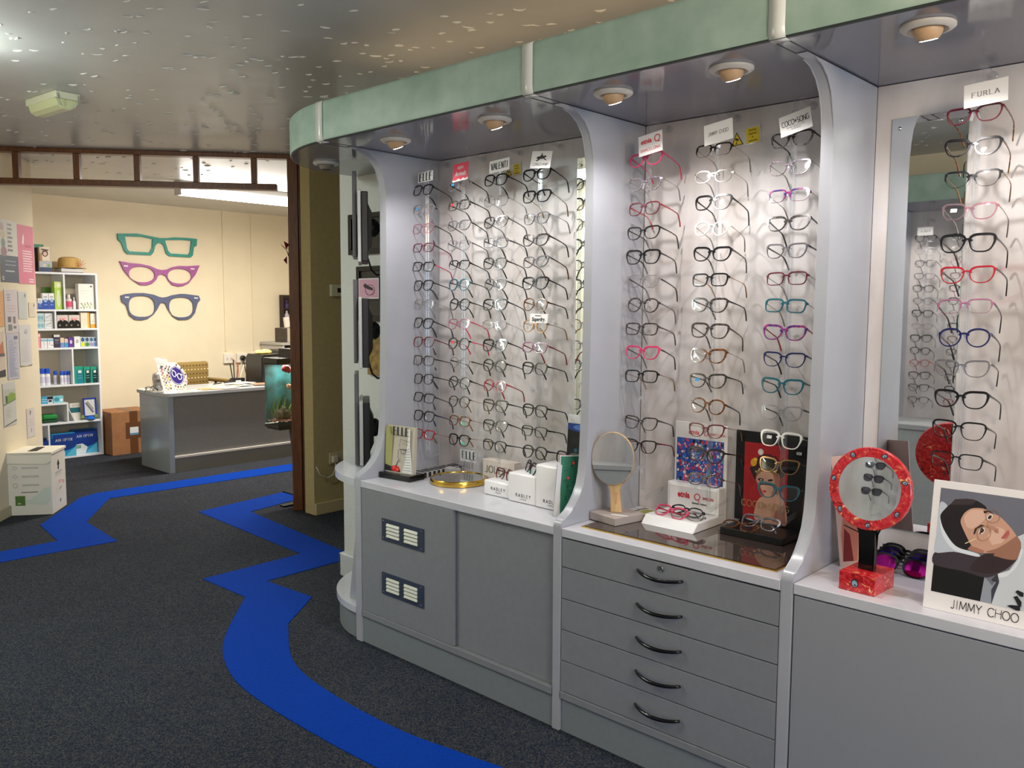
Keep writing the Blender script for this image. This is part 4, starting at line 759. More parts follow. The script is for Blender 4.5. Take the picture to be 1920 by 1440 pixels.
art('printed_flowers', [q for q in bl if q[0][0][1] > -.15], lambda p: p, t, y0=-.0148, step=.0001, loc=(0, 0, .277), rot=(-.10, 0, 0)); art('printed_flowers', [q for q in bl if q[0][0][1] < -.15], lambda p: (p[0], p[1]+.27), t, y0=-.0625)
t = thing('leaning_poster', 'tall pink fashion poster folded and leaning behind the red mirror', 'poster', (2.485, .925, ZC), rot=(-.03, -.11, FACE_L+.60))
bm = B(); box(bm, -.05, .055, 0, .003, .002, .335, .0005); obj('sheet', bm, K(206, 176, 164, .35), t)
art('printed_figure', [([(-.04, .02), (.05, .02), (.05, .30), (-.02, .22), (-.04, .10)], (196, 120, 96)), ([(-.04, .02), (-.01, .02), (-.015, .10), (-.03, .12)], (120, 28, 30)), ([(.0, .02), (.03, .02), (.035, .15), (.01, .10)], (224, 170, 144)), (line(-.03, .13, .02, .10, .004), (60, 40, 36)), (line(-.02, .19, .03, .17, .004), (60, 40, 36))], lambda p: p, t)
# sunglasses in a row
PUR = M('purple_mirror_lens', lin(180, 30, 150), .06, .85); VIO = M('violet_mirror_lens', lin(70, 40, 170), .06, .85); PNK = M('pink_mirror_lens', lin(214, 60, 100), .08, .8)
for k, (x, y, ln, lab) in enumerate(((2.50, .812, PUR, 'front black wraparound sunglasses with magenta lenses by the poster'), (2.545, .822, VIO, 'second black sunglasses with violet lenses in the row behind the magenta pair'), (2.585, .826, VIO, 'third black sunglasses with violet lenses in the row on the right worktop'), (2.622, .83, DARKL, 'rearmost plain black sunglasses in the row against the back board'))):
    specs(lab, 'oval', 'k', 'k', .0052, (x, y, ZC+.027), (-.30, 0, FACE_L-.10), 'sunglasses in a row on the right worktop', lens=ln, fold=True, scale=1.22, cat='sunglasses')
# fashion portrait card, leaning back
t = thing('show_card', 'large white framed fashion portrait card with thin black capitals, on the right worktop', 'poster', (2.268, .563, ZC), rot=(-.13, 0, FACE_L))
bm = B(); box(bm, -.113, .150, 0, .003, .0005, .330, .0006); fb = obj('card_sheet', bm, K(238, 232, 230, .35), t)
bm = B(); prism(bm, [(.0035, .22), (.09, .003), (.094, .003), (.0045, .235)], -.02, .02, 'x'); st_ = obj('easel_back', bm, K(200, 196, 190, .6), t, rot=(.13, 0, 0)); st_.rotation_euler = (.0, 0, 0)
hm = homog([(250, 95), (1056, 200), (1056, 1434), (144, 1233)], [(-.113, .330), (.1125, .330), (.1125, .001), (-.113, .001)])
FS = (206, 158, 134); FD = (160, 112, 92); FL = (226, 184, 162); HD = (30, 24, 26); TS = (206, 210, 216)
L_ = [([(305, 162), (1130, 272), (1130, 1262), (220, 1075)], (112, 112, 124)), ([(220, 1075), (245, 820), (500, 880), (690, 930), (662, 1165)], (14, 12, 14)), ([(662, 1165), (690, 930), (760, 1010), (790, 960), (770, 1188)], (150, 156, 166)),
 ([(256, 712), (420, 705), (640, 745), (820, 720), (960, 760), (800, 900), (690, 935), (500, 880), (248, 825)], (62, 52, 60)), ([(640, 745), (760, 700), (900, 740), (940, 780), (850, 870), (700, 900), (560, 860)], (52, 38, 40)),
 ([(298, 285), (360, 310), (330, 360), (300, 420), (330, 520), (420, 650), (620, 715), (630, 735), (610, 745), (420, 705), (256, 712), (268, 560)], (196, 202, 212)), ([(296, 400), (330, 510), (430, 650), (630, 725), (620, 745), (420, 690), (320, 560)], (226, 232, 238)),
 ([(300, 395), (345, 330), (390, 290), (440, 262), (560, 255), (640, 290), (680, 335), (600, 420), (560, 500), (560, 640), (540, 690), (430, 650), (330, 510)], HD), ([(380, 300), (420, 255), (520, 250), (600, 265), (560, 300)], (58, 48, 50)),
 ([(1056, 510), (1130, 500), (1130, 1262), (1025, 1245), (765, 1190), (800, 980), (800, 900), (900, 860), (960, 760), (985, 660), (945, 565)], TS), ([(800, 900), (900, 870), (965, 770), (985, 660), (1000, 700), (960, 830), (880, 920), (810, 930)], (226, 230, 234)), ([(765, 1188), (755, 1050), (810, 940), (820, 980), (790, 1080)], (60, 62, 76)), ([(750, 960), (800, 890), (820, 970), (780, 975)], (60, 58, 66)),
 ([(760, 720), (920, 600), (945, 565), (980, 620), (975, 700), (950, 765), (880, 765), (800, 745)], FD),
 ([(470, 440), (500, 370), (560, 330), (650, 330), (720, 365), (790, 395), (870, 470), (930, 545), (942, 585), (920, 640), (850, 690), (760, 712), (670, 710), (620, 690), (570, 650), (540, 600), (500, 520)], FS),
 ([(500, 400), (560, 345), (640, 345), (690, 380), (640, 450), (570, 500), (520, 480)], FL), ([(760, 480), (830, 500), (860, 560), (820, 620), (740, 640), (700, 560)], FL), ([(850, 690), (760, 712), (690, 700), (780, 670), (860, 620), (935, 560), (942, 585), (920, 640)], FD),
 ([(535, 680), (560, 650), (620, 668), (680, 690), (660, 718), (600, 705)], (176, 120, 98)), (ell(648, 520, 22, 34, 35, 12), (236, 226, 220)), (ell(652, 518, 14, 20, 35, 10), (60, 38, 32)), (ell(708, 402, 20, 30, 40, 12), (236, 226, 220)), (ell(710, 402, 13, 19, 40, 10), (60, 38, 32)),
 ([(580, 545), (590, 500), (640, 465), (670, 470), (610, 500), (592, 550)], (56, 38, 34)), ([(655, 350), (700, 345), (740, 375), (700, 360), (662, 372)], (56, 38, 34)), ([(628, 545), (640, 495), (660, 485), (640, 550)], (90, 60, 52)),
 ([(690, 465), (750, 480), (790, 500), (780, 530), (755, 520), (700, 480)], (190, 140, 118)), (ell(770, 520, 22, 14, 30, 10), (176, 122, 102)), ([(810, 580), (850, 520), (872, 505), (880, 545), (860, 580), (830, 585)], (190, 104, 98)), (line(822, 578, 872, 528, 4), (140, 70, 66))]
L_ += [(q, (150, 116, 84)) for q in ringpoly(668, 540, 58, 66, 4, 20, 24)]+[(q, (150, 116, 84)) for q in ringpoly(735, 395, 60, 54, 4, 30, 24)]+[(line(515, 630, 605, 585, 8), (236, 214, 170)), (line(690, 490, 700, 440, 5), (170, 130, 90))]
L_ += [([(905, 1200), (930, 1190), (1020, 1195), (1022, 1245), (985, 1242)], INK), ([(955, 1110), (985, 1100), (1030, 1160), (1030, 1210), (1000, 1190)], INK), ([(968, 1062), (985, 1045), (1040, 1070), (1040, 1110), (1010, 1105)], INK)]
art('printed_portrait', [(sm(p) if 6 < len(p) < 19 and c != TS else p, c) for p, c in L_], hm, fb, step=.00003)
put(fit(stroke('JIMMY CHOO', .0215, INK, .07, None, .80, .16), .151), t, .028, .0245, -.0012)
# ------------------------------------------------------------------ screens on the end panel, pictures and fittings on the passage walls
SIL = M('silver_bezel', lin(196, 198, 198), .3, .3); HOUS = M('black_housing', lin(30, 30, 32), .4); GRYP = M('dark_grey_panel', lin(96, 94, 98), .4)
VA = math.atan2(.80, .60)     # direction the screen planes run in
for nm_, zb, zt, za, zc in (('top', 1.70, 2.03, 1.736, 2.12), ('middle', 1.205, 1.540, 1.238, 1.621), ('lowest', .747, 1.050, .752, 1.176)):
    t = thing('wall_screen', '%s of three slim screens on pivots seen edge-on beside the left end panel' % nm_, 'screen', (2.40, 3.20, zb), VA)
    h = zt-zb   # local x runs along the screen plane (away from the camera), local -y is the hidden screen side? +y faces away to the passage
    bm = B(); box(bm, 0, .34, .010, .026, 0, h, .003); obj('bezel', bm, SIL, t)
    bm = B(); box(bm, .008, .332, -.022, .0095, .004, h-.006, .004); prism(bm, [(-.022, .05), (-.04, .09), (-.04, h-.09), (-.022, h-.05)], .10, .24, 'x'); obj('rear_housing', bm, HOUS, t)
    bm = B(); box(bm, .018, .322, .0262, .027, .016, h-.016); obj('screen_glass', bm, K(18, 20, 24, .08), t)
    bm = B(); box(bm, .05, .30, .030, .050, za-zb-.01, zc-zb, .003); obj('privacy_panel', bm, GRYP, t)
    bm = B(); lathe(bm, [(.045, 0), (.045, .012), (.030, .030), (.020, .034), (.020, .060)], 20); obj('pivot_cone', bm, HOUS, t, (.17, -.04, h*.52), (PI/2, 0, 0), smooth='auto')
    bm = B(); tube(bm, [(.17, -.095, h*.52), (.12, -.105, h*.52), (.085, -.125, h*.52)], .014, 8); obj('swivel_arm', bm, HOUS, t, smooth='auto')
    bm = B(); box(bm, 2.46, 2.58, 3.0365, 3.048, zb+h*.52-.07, zb+h*.52+.07, .003); box(bm, 2.50, 2.54, 3.048, 3.10, zb+h*.52-.012, zb+h*.52+.012); pl = obj('mount_plate', bm, HOUS); pl.parent = t; pl.matrix_parent_inverse = Matrix.LocRotScale(Vector((2.40, 3.20, zb)), Euler((0, 0, VA)), None).inverted()
    bm = B(); tube(bm, [(.06, -.02, .02), (.09, -.035, -.03), (.12, -.06, -.055), (.13, -.11, -.05), (.10, -.15, -.03)], .005, 6); obj('cable', bm, BLACK, t, smooth=True)
    bpy.context.view_layer.update()
for y0, y1, z0, z1, lab, pinkp in ((3.30, 3.735, 1.765, 1.975, 'upper dark framed picture on the white wall behind the screens', 0), (3.25, 3.668, 1.42, 1.703, 'lower dark framed picture on the white wall behind the screens', 1)):
    t = thing('wall_picture', lab, 'picture', (2.7195, (y0+y1)/2, z0), FACE_L); w = (y1-y0)/2; h = z1-z0
    bm = B(); f = .025
    for a in ((-w, w, 0, f), (-w, w, h-f, h), (-w, -w+f, f, h-f), (w-f, w, f, h-f)): box(bm, a[0], a[1], -.02, 0, a[2], a[3], .002)
    obj('frame', bm, K(28, 24, 22, .35), t); bm = B(); box(bm, -w+f, w-f, -.008, -.002, f, h-f); obj('dark_mount', bm, K(58, 56, 52, .15), t)
t = thing('picture_card', 'small pink card with a dark insect-like spectacle drawing over the lower frame', 'card', (2.695, 3.55, 1.535), FACE_L)
bm = B(); box(bm, -.085, .085, -.003, 0, 0, .105); obj('card_sheet', bm, WHITE, t)
art('printed_drawing', [([(-.08, .005), (.08, .005), (.08, .10), (-.08, .10)], (214, 164, 184)), ([(-.045, .066), (-.03, .08), (.0, .066), (.035, .055), (.04, .042), (.01, .045), (-.03, .055)], (54, 46, 52))]+[(q, (90, 70, 84)) for q in ringpoly(.012, .045, .04, .028, .003)], lambda p: p, t, y0=-.0032)
t = thing('wall_picture', 'low wooden framed picture behind the middle screen', 'picture', (2.7195, 3.46, 1.02), FACE_L)
bm = B(); box(bm, -.12, .12, -.018, 0, .12, .33, .002); obj('frame', bm, K(150, 120, 66, .4), t); bm = B(); box(bm, -.10, .10, -.02, -.0185, .14, .31); obj('picture_print', bm, M('woodland_print', lin(150, 120, 60), .5, noise=.6, nscale=30), t)
t = thing('thermostat', 'small cream thermostat with dark display on the tan passage wall', 'thermostat', (3.572, 5.1025, 1.563)); bm = B(); box(bm, -.05, .05, -.028, -.0005, 0, .085, .005); obj('case', bm, K(206, 200, 170, .5), t); bm = B(); box(bm, .0, .04, -.0295, -.0285, .028, .06); obj('display', bm, INK, t)
t = thing('wall_socket', 'double plug socket with white plug and looped lead on the tan passage wall', 'socket', (3.57, 5.1025, .395)); bm = B(); box(bm, -.073, .073, -.012, -.0005, -.043, .043, .004); obj('socket_plate', bm, K(190, 176, 140, .4), t)
bm = B(); box(bm, -.06, -.015, -.04, -.0125, -.03, .02, .006); obj('plug', bm, K(206, 196, 172, .4), t); bm = B(); tube(bm, [(-.035, -.03, -.03), (-.038, -.03, -.07), (-.06, -.03, -.118), (-.11, -.03, -.135), (-.17, -.03, -.10), (-.20, -.03, -.04)], .004, 6); obj('lead', bm, K(206, 200, 184, .4), t, smooth=True)

# ------------------------------------------------------------------ ceiling fittings
t = thing('emergency_light', 'small pale box-shaped emergency light on the textured ceiling', 'light', (1.63, 4.79, CH), 1.66)
bm = B(); box(bm, -.17, .17, -.062, .062, -.035, -.0005, .004); obj('base', bm, K(222, 220, 190, .4), t)
bm = B(); prism(bm, [(-.058, -.035), (.058, -.035), (.045, -.068), (.020, -.082), (-.020, -.082), (-.045, -.068)], -.155, .155, 'x', bev=.003); obj('diffuser', bm, K(214, 216, 168, .2), t)
for s in (-1, 1):
    bm = B(); tube(bm, [(s*.172, -.05, -.012), (s*.178, -.048, -.045), (s*.170, -.03, -.07)], .0025, 5); tube(bm, [(s*.172, .05, -.012), (s*.178, .048, -.045), (s*.170, .03, -.07)], .0025, 5); obj('wire_clip', bm, CHROME, t)
t = thing('strip_light', 'long glowing strip light on the reception ceiling behind the timber screen', 'light', (4.18, 7.15, CH))
bm = B(); box(bm, -.78, .78, -.045, .045, -.05, -.0005, .003); obj('tray', bm, WHITE, t)
bm = B(); box(bm, -.785, -.765, -.05, .05, -.125, -.0005, .003); obj('end_cap', bm, K(206, 206, 204, .4), t); bm = B(); box(bm, .765, .785, -.05, .05, -.125, -.0005, .003); obj('end_cap', bm, K(206, 206, 204, .4), t)
bm = B(); prism(bm, [(-.048, -.051), (.048, -.051), (.048, -.09), (.030, -.122), (-.030, -.122), (-.048, -.09)], -.764, .764, 'x'); obj('diffuser', bm, M('glowing_diffuser', (1, .96, .9), .5, emit=22), t)
t = thing('strip_light', 'long strip light on the shop ceiling left of the view', 'light', (.38, 3.98, CH), .0); bm = B(); box(bm, -.65, .65, -.05, .05, -.05, -.0005); obj('tray', bm, WHITE, t); bm = B(); box(bm, -.63, .63, -.045, .045, -.08, -.0505); obj('diffuser', bm, M('glow2', (.93, 1, .95), .5, emit=5), t)

# ------------------------------------------------------------------ recycling box and notices on the slanting wall
t = thing('recycling_box', 'white cardboard recycling box with slot in the lid, by the slanting wall', 'box', (2.0615, 6.5745, 0), rotz=math.atan2(-.170, .233)+0)
BW = K(226, 220, 206, .6); t.location = (2.054, 6.660, 0)
bm = B(); box(bm, -.142, .142, -.150, .150, .001, .43, .001); obj('body', bm, BW, t)
bm = B(); box(bm, -.150, .150, -.157, .157, .431, .450, .002); prism(bm, [(-.150, .45), (-.150, .375), (.118, .365), (.150, .395), (.150, .45)], -.157, -.153, 'y'); obj('lid', bm, K(232, 226, 210, .6), t)
bm = B(); prism(bm, [(-.09, -.035), (.09, -.03), (.10, .0), (.09, .025), (-.09, .03), (-.10, 0)], .4505, .4512, 'z'); obj('slot', bm, K(28, 22, 20, .7), t)
G_ = (160, 164, 158)
art('printed_text', [([(-.1, .07), (-.035, .07), (-.035, .14), (-.1, .14)], (86, 118, 56)), ([(-.085, .08), (-.065, .08), (-.065, .09), (-.085, .09)], (180, 200, 160)), ([(-.03, .11), (.0, .11), (.09, .19), (.13, .2), (.13, .1), (.1, .07), (.0, .08), (-.03, .09)], (206, 214, 200)), (line(-.06, .165, .05, .167, .006), (110, 112, 108))]+
    [(line(-.05, .345-.062*k-.008*j, .06, .345-.062*k-.008*j, .0035), G_) for k in range(3) for j in range(2)]+[(q, (150, 160, 152)) for q in ringpoly(-.095, .34, .016, .016, .003, 0, 4)]+[(q, (176, 160, 152)) for q in ringpoly(-.095, .278, .018, .016, .003, 0, 4)]+[(q, (206, 168, 150)) for q in ringpoly(-.095, .216, .017, .017, .004, 0, 12)], lambda p: p, t, y0=-.1505)
sd = art('printed_side', [([(-.012, .30), (.012, .30), (.012, .335), (.028, .335), (0, .375), (-.028, .335), (-.012, .335)], (40, 40, 42)), (line(-.07, .28, .07, .283, .012), (180, 182, 180)), (line(-.07, .262, .06, .265, .006), (190, 190, 186)), (line(.0, .15, .05, .165, .006), (60, 62, 66)), (line(.02, .08, .02, .055, .014), (70, 72, 76))], lambda p: p, t, y0=0, loc=(.1425, 0, 0), rot=(0, 0, PI/2))
put(ctext('here', .05, K(232, 110, 120, .5), .8), t, 0, .215).location = (.1432, 0, .215); t.children[-1].rotation_euler = (0, 0, PI/2)
def notice(s0, s1, z0, z1, label, base, layers, roll=0, d=.002, cat='notice'):
    x, y = lpt((s0+s1)/2, d); t = thing('notice', label, cat, (x, y, z0), rot=(0, roll, LANG)); w = (s1-s0)/2; h = z1-z0
    bm = B(); n = 5
    for i in range(n):   # sheets stand slightly off the wall and curl a little
        pass
    box(bm, -w, w, -.0012, 0, 0, h); obj('sheet', bm, base if not isinstance(base, tuple) else K(*base, .6), t)
    if layers: art('printed_text', layers, lambda p: (-w+p[0]*2*w, p[1]*h), t, y0=-.0015, step=.0001)
    return t
def lines(x0, x1, y0, y1, n, col, w=.012, jit=0):
    r = random.Random(n); return [(line(x0, y0+(y1-y0)*k/max(1, n-1), x1-r.uniform(0, jit), y0+(y1-y0)*k/max(1, n-1), w), col) for k in range(n)]
PK = (214, 120, 144)
notice(.396, .664, 1.646, 2.075, 'pink poster with white lines of text at the top right of the notices', PK, [([(.28, .70), (.36, .86), (.40, .80), (.38, .70), (.33, .66)], (244, 236, 236))]+lines(.28, .88, .56, .22, 9, (244, 214, 222), .018, .1)+lines(.5, .8, .66, .64, 2, (190, 90, 110), .02)+lines(.6, .9, .08, .04, 2, (240, 214, 220), .02))
notice(.12, .396, 1.651, 2.088, 'grey and navy poster with portraits, left of the pink poster', (208, 204, 196), [([(0, 0), (1, 0), (1, .43), (0, .43)], (66, 80, 100)), (ell(.16, .88, .10, .07), (146, 112, 118)), (ell(.20, .76, .11, .08), (176, 160, 110)), (ell(.20, .62, .11, .08), (96, 120, 118)), (ell(.22, .49, .16, .08), (140, 100, 120))]+lines(.45, .72, .93, .52, 7, (110, 104, 104), .035, .1)+lines(.25, .85, .34, .28, 2, (146, 158, 172), .015)+lines(.25, .75, .18, .18, 1, (190, 196, 204), .02)+[(q, (226, 230, 232)) for q in ringpoly(.1, .06, .05, .035, .02, 0, 10)])
notice(.149, .352, 1.29, 1.60, 'white notice with four small grey pictures, below the navy poster', (206, 196, 198), [([(.2, .25), (.45, .25), (.45, .38), (.2, .38)], (110, 108, 112)), ([(.6, .22), (.78, .22), (.78, .38), (.6, .38)], (130, 118, 116)), ([(.2, .06), (.5, .06), (.5, .2), (.2, .2)], (120, 132, 122)), ([(.6, .1), (.82, .1), (.82, .16), (.6, .16)], (120, 120, 124))]+lines(.2, .8, .62, .5, 3, (176, 160, 166), .01)+lines(.2, .45, .88, .76, 3, (140, 130, 140), .02))
notice(.365, .507, 1.388, 1.588, 'small pale grey notice under the pink poster', (196, 198, 194), lines(.3, .8, .85, .15, 9, (180, 184, 182), .01)+[([(.75, .8), (.82, .8), (.82, .92), (.75, .92)], (80, 80, 110))])
notice(.534, .648, 1.40, 1.51, 'small cream notice at the right end of the slanting wall', (212, 200, 180), [([(.7, .7), (.8, .7), (.85, .9), (.75, .9)], (60, 60, 70))]+lines(.2, .6, .6, .3, 4, (196, 186, 170), .02))
notice(.155, .335, .960, 1.285, 'long blue-grey lettered notice below the four-picture notice', (190, 188, 200), lines(.15, .85, .85, .08, 22, (150, 156, 184), .014, .3)+[([(.65, .88), (.92, .88), (.92, .95), (.65, .95)], (110, 116, 150))])
notice(.356, .546, 1.040, 1.345, 'white letter page with green lower edge, right of the blue-grey notice', (208, 204, 202), lines(.12, .85, .62, .12, 14, (186, 184, 186), .008, .2)+[([(0, 0), (1, 0), (1, .03), (.5, .0), (0, .03)], (136, 140, 90)), (ell(.6, .84, .14, .06), (190, 186, 188))])
notice(.061, .252, .636, .945, 'white and green leaflet, low on the slanting wall', (206, 204, 196), [([(0, .50), (1, .58), (1, .82), (0, .86)], (190, 192, 178)), ([(.2, .52), (1, .58), (1, .72), (.6, .76), (.3, .66), (.2, .62)], (140, 170, 84)), ([(.18, .54), (.34, .55), (.34, .7), (.18, .7)], (90, 106, 80)), ([(0, .48), (1, .57), (1, .59), (0, .51)], (110, 120, 110)), ([(0, .0), (1, .08), (1, .11), (.1, .03)], (96, 104, 100))]+lines(.2, .8, .42, .2, 5, (180, 180, 176), .01, .3))
notice(.414, .545, .505, .722, 'small white notice with two marks, lowest on the slanting wall', (214, 206, 202), [([(.4, .78), (.5, .78), (.55, .92), (.42, .9)], (90, 88, 92)), (line(.05, .40, .95, .42, .012), (180, 176, 176)), ([(.5, .16), (.56, .16), (.56, .3), (.5, .3)], (120, 110, 110))]+lines(.25, .7, .6, .5, 2, (170, 166, 166), .012))
notice(-.10, .135, 1.34, 1.585, 'orange leaflet at the far left of the notices', (222, 166, 110), lines(.2, .8, .7, .3, 4, (230, 190, 140), .03))
notice(-.10, .12, .99, 1.305, 'leaflet with a picture and dark foot, below the orange leaflet', (214, 196, 180), [([(0, 0), (1, 0), (1, .16), (0, .1)], (66, 60, 70)), ([(0, .45), (1, .45), (1, .52), (0, .52)], (110, 96, 104)), ([(.6, .52), (.95, .52), (.9, .8), (.7, .7)], (196, 120, 90))])

# ------------------------------------------------------------------ reception: big wooden spectacle cut-outs
Y9 = 9.046
def rl(cx, cz, rx, rz, n=2.2, k=28, lean=0): 
    o = []
    for i in range(k):
        a = 2*PI*i/k; c, s = math.cos(a), math.sin(a); x = rx*math.copysign(abs(c)**(2/n), c); z = rz*math.copysign(abs(s)**(2/n), s); o.append((cx+x+lean*z, cz+z))
    return o
SIGNS = [('teal', (44, 140, 128), [(3.643, 2.227), (3.845, 2.240), (4.003, 2.219), (4.085, 2.207), (4.16, 2.212), (4.239, 2.225), (4.389, 2.228), (4.504, 2.224), (4.498, 2.15), (4.466, 2.13), (4.450, 2.04), (4.425, 2.018), (4.185, 2.020), (4.150, 2.050), (4.128, 2.130), (4.100, 2.156), (4.064, 2.156), (4.035, 2.125), (4.012, 2.050), (3.985, 2.021), (3.740, 2.021), (3.708, 2.055), (3.679, 2.14), (3.646, 2.165)],
          [[(3.717, 2.205), (3.897, 2.210), (4.008, 2.194), (4.000, 2.097), (3.970, 2.050), (3.760, 2.050), (3.736, 2.075)], [(4.140, 2.190), (4.332, 2.204), (4.438, 2.201), (4.418, 2.073), (4.398, 2.047), (4.200, 2.050), (4.172, 2.078)]], 'rectangular teal'),
         ('mauve', (158, 84, 148), [(3.655, 1.945), (3.76, 1.930), (3.869, 1.925), (3.975, 1.906), (4.045, 1.876), (4.095, 1.868), (4.154, 1.875), (4.21, 1.902), (4.29, 1.920), (4.38, 1.921), (4.525, 1.934), (4.473, 1.83), (4.393, 1.736), (4.33, 1.705), (4.278, 1.697), (4.204, 1.714), (4.165, 1.760), (4.140, 1.808), (4.095, 1.826), (4.055, 1.808), (4.033, 1.763), (3.99, 1.722), (3.93, 1.703), (3.862, 1.704), (3.76, 1.773), (3.694, 1.857)],
          [rl(3.882, 1.815, .137, .083, 2.2, 26, -.05), rl(4.292, 1.809, .134, .081, 2.2, 26, .05)], 'cat-eye mauve'),
         ('slate', (84, 92, 124), [(3.655, 1.59), (3.702, 1.606), (3.80, 1.618), (3.894, 1.620), (4.0, 1.603), (4.06, 1.580), (4.098, 1.574), (4.14, 1.579), (4.201, 1.600), (4.29, 1.616), (4.351, 1.616), (4.504, 1.598), (4.522, 1.555), (4.490, 1.518), (4.455, 1.407), (4.41, 1.355), (4.362, 1.336), (4.267, 1.335), (4.20, 1.375), (4.150, 1.45), (4.125, 1.51), (4.097, 1.524), (4.068, 1.510), (4.035, 1.45), (3.994, 1.395), (3.93, 1.350), (3.87, 1.335), (3.797, 1.340), (3.738, 1.385), (3.707, 1.495), (3.662, 1.53)],
          [rl(3.870, 1.479, .138, .112, 2.6, 26), rl(4.301, 1.470, .137, .110, 2.6, 26)], 'wide slate-blue')]
for nm_, col, out, holes, lab in SIGNS:
    cx = sum(p[0] for p in out)/len(out); z0 = min(p[1] for p in out); sh = lambda L: [(p[0]-cx, p[1]-z0) for p in L]
    t = thing('wall_sign', lab+' wooden spectacle cut-out on the reception wall', 'wall decoration', (cx, Y9, z0), group='spectacle cut-outs on the reception wall')
    link('cutout', plate_mesh('cutout', [sh(out)]+[sh(h) for h in holes], .018, M('painted_'+nm_, lin(*col), .5, noise=.06, nscale=15)), t, (0, -.001, 0))
    if nm_ != 'teal':
        for sx, px, pz in ((1, 4.47 if nm_ == 'slate' else 4.44, 1.573 if nm_ == 'slate' else 1.893), (-1, 3.715 if nm_ == 'slate' else 3.715, 1.573 if nm_ == 'slate' else 1.898)):
            bm = B(); prism(bm, [(px-cx-.022, pz-z0-.006), (px-cx+.02, pz-z0-.008), (px-cx+.024, pz-z0+.004), (px-cx-.018, pz-z0+.008)], -.0215, -.0195, 'y'); obj('silver_stud', bm, K(226, 226, 230, .3), t)
for x, lab in ((4.817, 'left'), (5.17, 'right')):
    bm = B(); box(bm, x-.007, x+.007, 9.036, 9.049, .97, 2.55, .001); tag(obj('cable_trunking', bm, K(226, 214, 184, .5)), '%s thin cream vertical cable cover on the reception wall' % lab, 'cable cover')
# sockets over the desk
for x0, x1, lab in ((4.785, 4.91, 'left white data socket with a thin red lead on the reception wall'), (4.945, 5.08, 'middle white double socket with black plug on the reception wall'), (5.12, 5.27, 'right white double socket above the printer')):
    t = thing('wall_socket', lab, 'socket', ((x0+x1)/2, 9.049, .885)); w = (x1-x0)/2
    bm = B(); box(bm, -w, w, -.03, 0, -.055, .055, .004); obj('socket_plate', bm, K(234, 228, 216, .4), t)
    for k in (-.4, .4): bm = B(); box(bm, k*w-.012, k*w+.012, -.032, -.0302, -.02, .01); obj('switch', bm, K(206, 198, 188, .4), t)
    if 'plug' in lab: bm = B(); lathe(bm, [(.030, 0), (.030, .03), (.018, .04)], 14); obj('plug', bm, BLACK, t, (-.005, -.031, 0), (PI/2, 0, 0)); bm = B(); tube(bm, [(-.005, -.06, -.02), (.0, -.08, -.12), (.01, -.10, -.22)], .005, 6); obj('lead', bm, BLACK, t)
    if 'red' in lab: bm = B(); tube(bm, [(.03, -.032, .0), (.05, -.06, -.03), (.08, -.08, -.12), (.07, -.10, -.22)], .0035, 6); obj('lead', bm, K(196, 110, 90, .5), t)

# ------------------------------------------------------------------ reception desk
dk = thing('reception_desk', 'grey reception desk with rounded left end and pale skirting line', 'desk', (0, 0, 0))
def dprof(x0, y0, y1, r, x1=5.55): # plan with rounded rear-left corner
    return [(x0+.03, y0), (x1, y0), (x1, y1)]+[(x0+r-r*math.sin(a), y1-r+r*math.cos(a)) for a in [PI/2*i/8 for i in range(9)]]+[(x0, y0+.03)]
bm = B(); prism(bm, dprof(3.305, 7.275, 7.97, .10), .685, .715, 'z', bev=.003); obj('desk_top', bm, M('desk_top_grey', lin(176, 180, 184), .22), dk, smooth='auto')
bm = B(); prism(bm, [(3.325, 7.29), (3.372, 7.29), (3.372, 7.90), (3.35, 7.92), (3.325, 7.88)], .001, .685, 'z'); obj('end_panel', bm, M('desk_end_window_tint', lin(150, 160, 172), .18), dk, smooth='auto')  # bluish tint in the end panel's colour stands for the window's reflection
bm = B(); box(bm, 3.372, 5.5, 7.305, 7.325, .15, .685); obj('front_panel', bm, M('desk_front_grey', lin(132, 131, 128), .5, noise=.05, nscale=50), dk)
bm = B(); box(bm, 3.372, 5.5, 7.290, 7.325, .128, .150, .003); obj('skirting_line', bm, K(216, 212, 206, .3), dk)
bm = B(); box(bm, 3.372, 5.5, 7.300, 7.32, .001, .128); obj('kick_board', bm, M('desk_kick_grey', lin(124, 124, 122), .5), dk)
# counter sign
t = thing('counter_sign', 'white counter sign with blue circle, round spectacles logo and coloured dots on the desk', 'display sign', (3.438, 7.40, .7155), rot=(-.12, 0, .16))
hm = homog([(400, 1230), (1050, 1130), (830, 330), (150, 180)], [(-.107, 0), (.112, 0), (.045, .262), (-.166, .315)])
O_ = [(400, 1235), (1040, 1130), (1075, 1000), (1115, 880), (1110, 770), (1100, 660), (1060, 590), (1020, 530), (950, 450), (880, 380), (800, 325), (560, 310), (550, 210), (370, 215), (340, 170), (150, 180)]
link('board', plate_mesh('board', [[hm(p) for p in O_]], .004, K(238, 234, 230, .3)), t)
L_ = [(ell(815, 705, 205, 270, -20, 30), (60, 56, 140)), (ell(815, 705, 190, 255, -20, 30), (228, 226, 240)), (ell(815, 705, 175, 240, -20, 30), (58, 42, 140))]
for cx, cy in ((735, 655), (888, 730)): L_ += [(q, (240, 240, 248)) for q in ringpoly(cx, cy, 68, 100, 26, -20, 20)]
L_ += [(line(670, 545, 740, 570, 26), (240, 240, 248)), (line(790, 690, 830, 700, 26), (240, 240, 248)), (line(930, 650, 965, 690, 22), (240, 240, 248))]
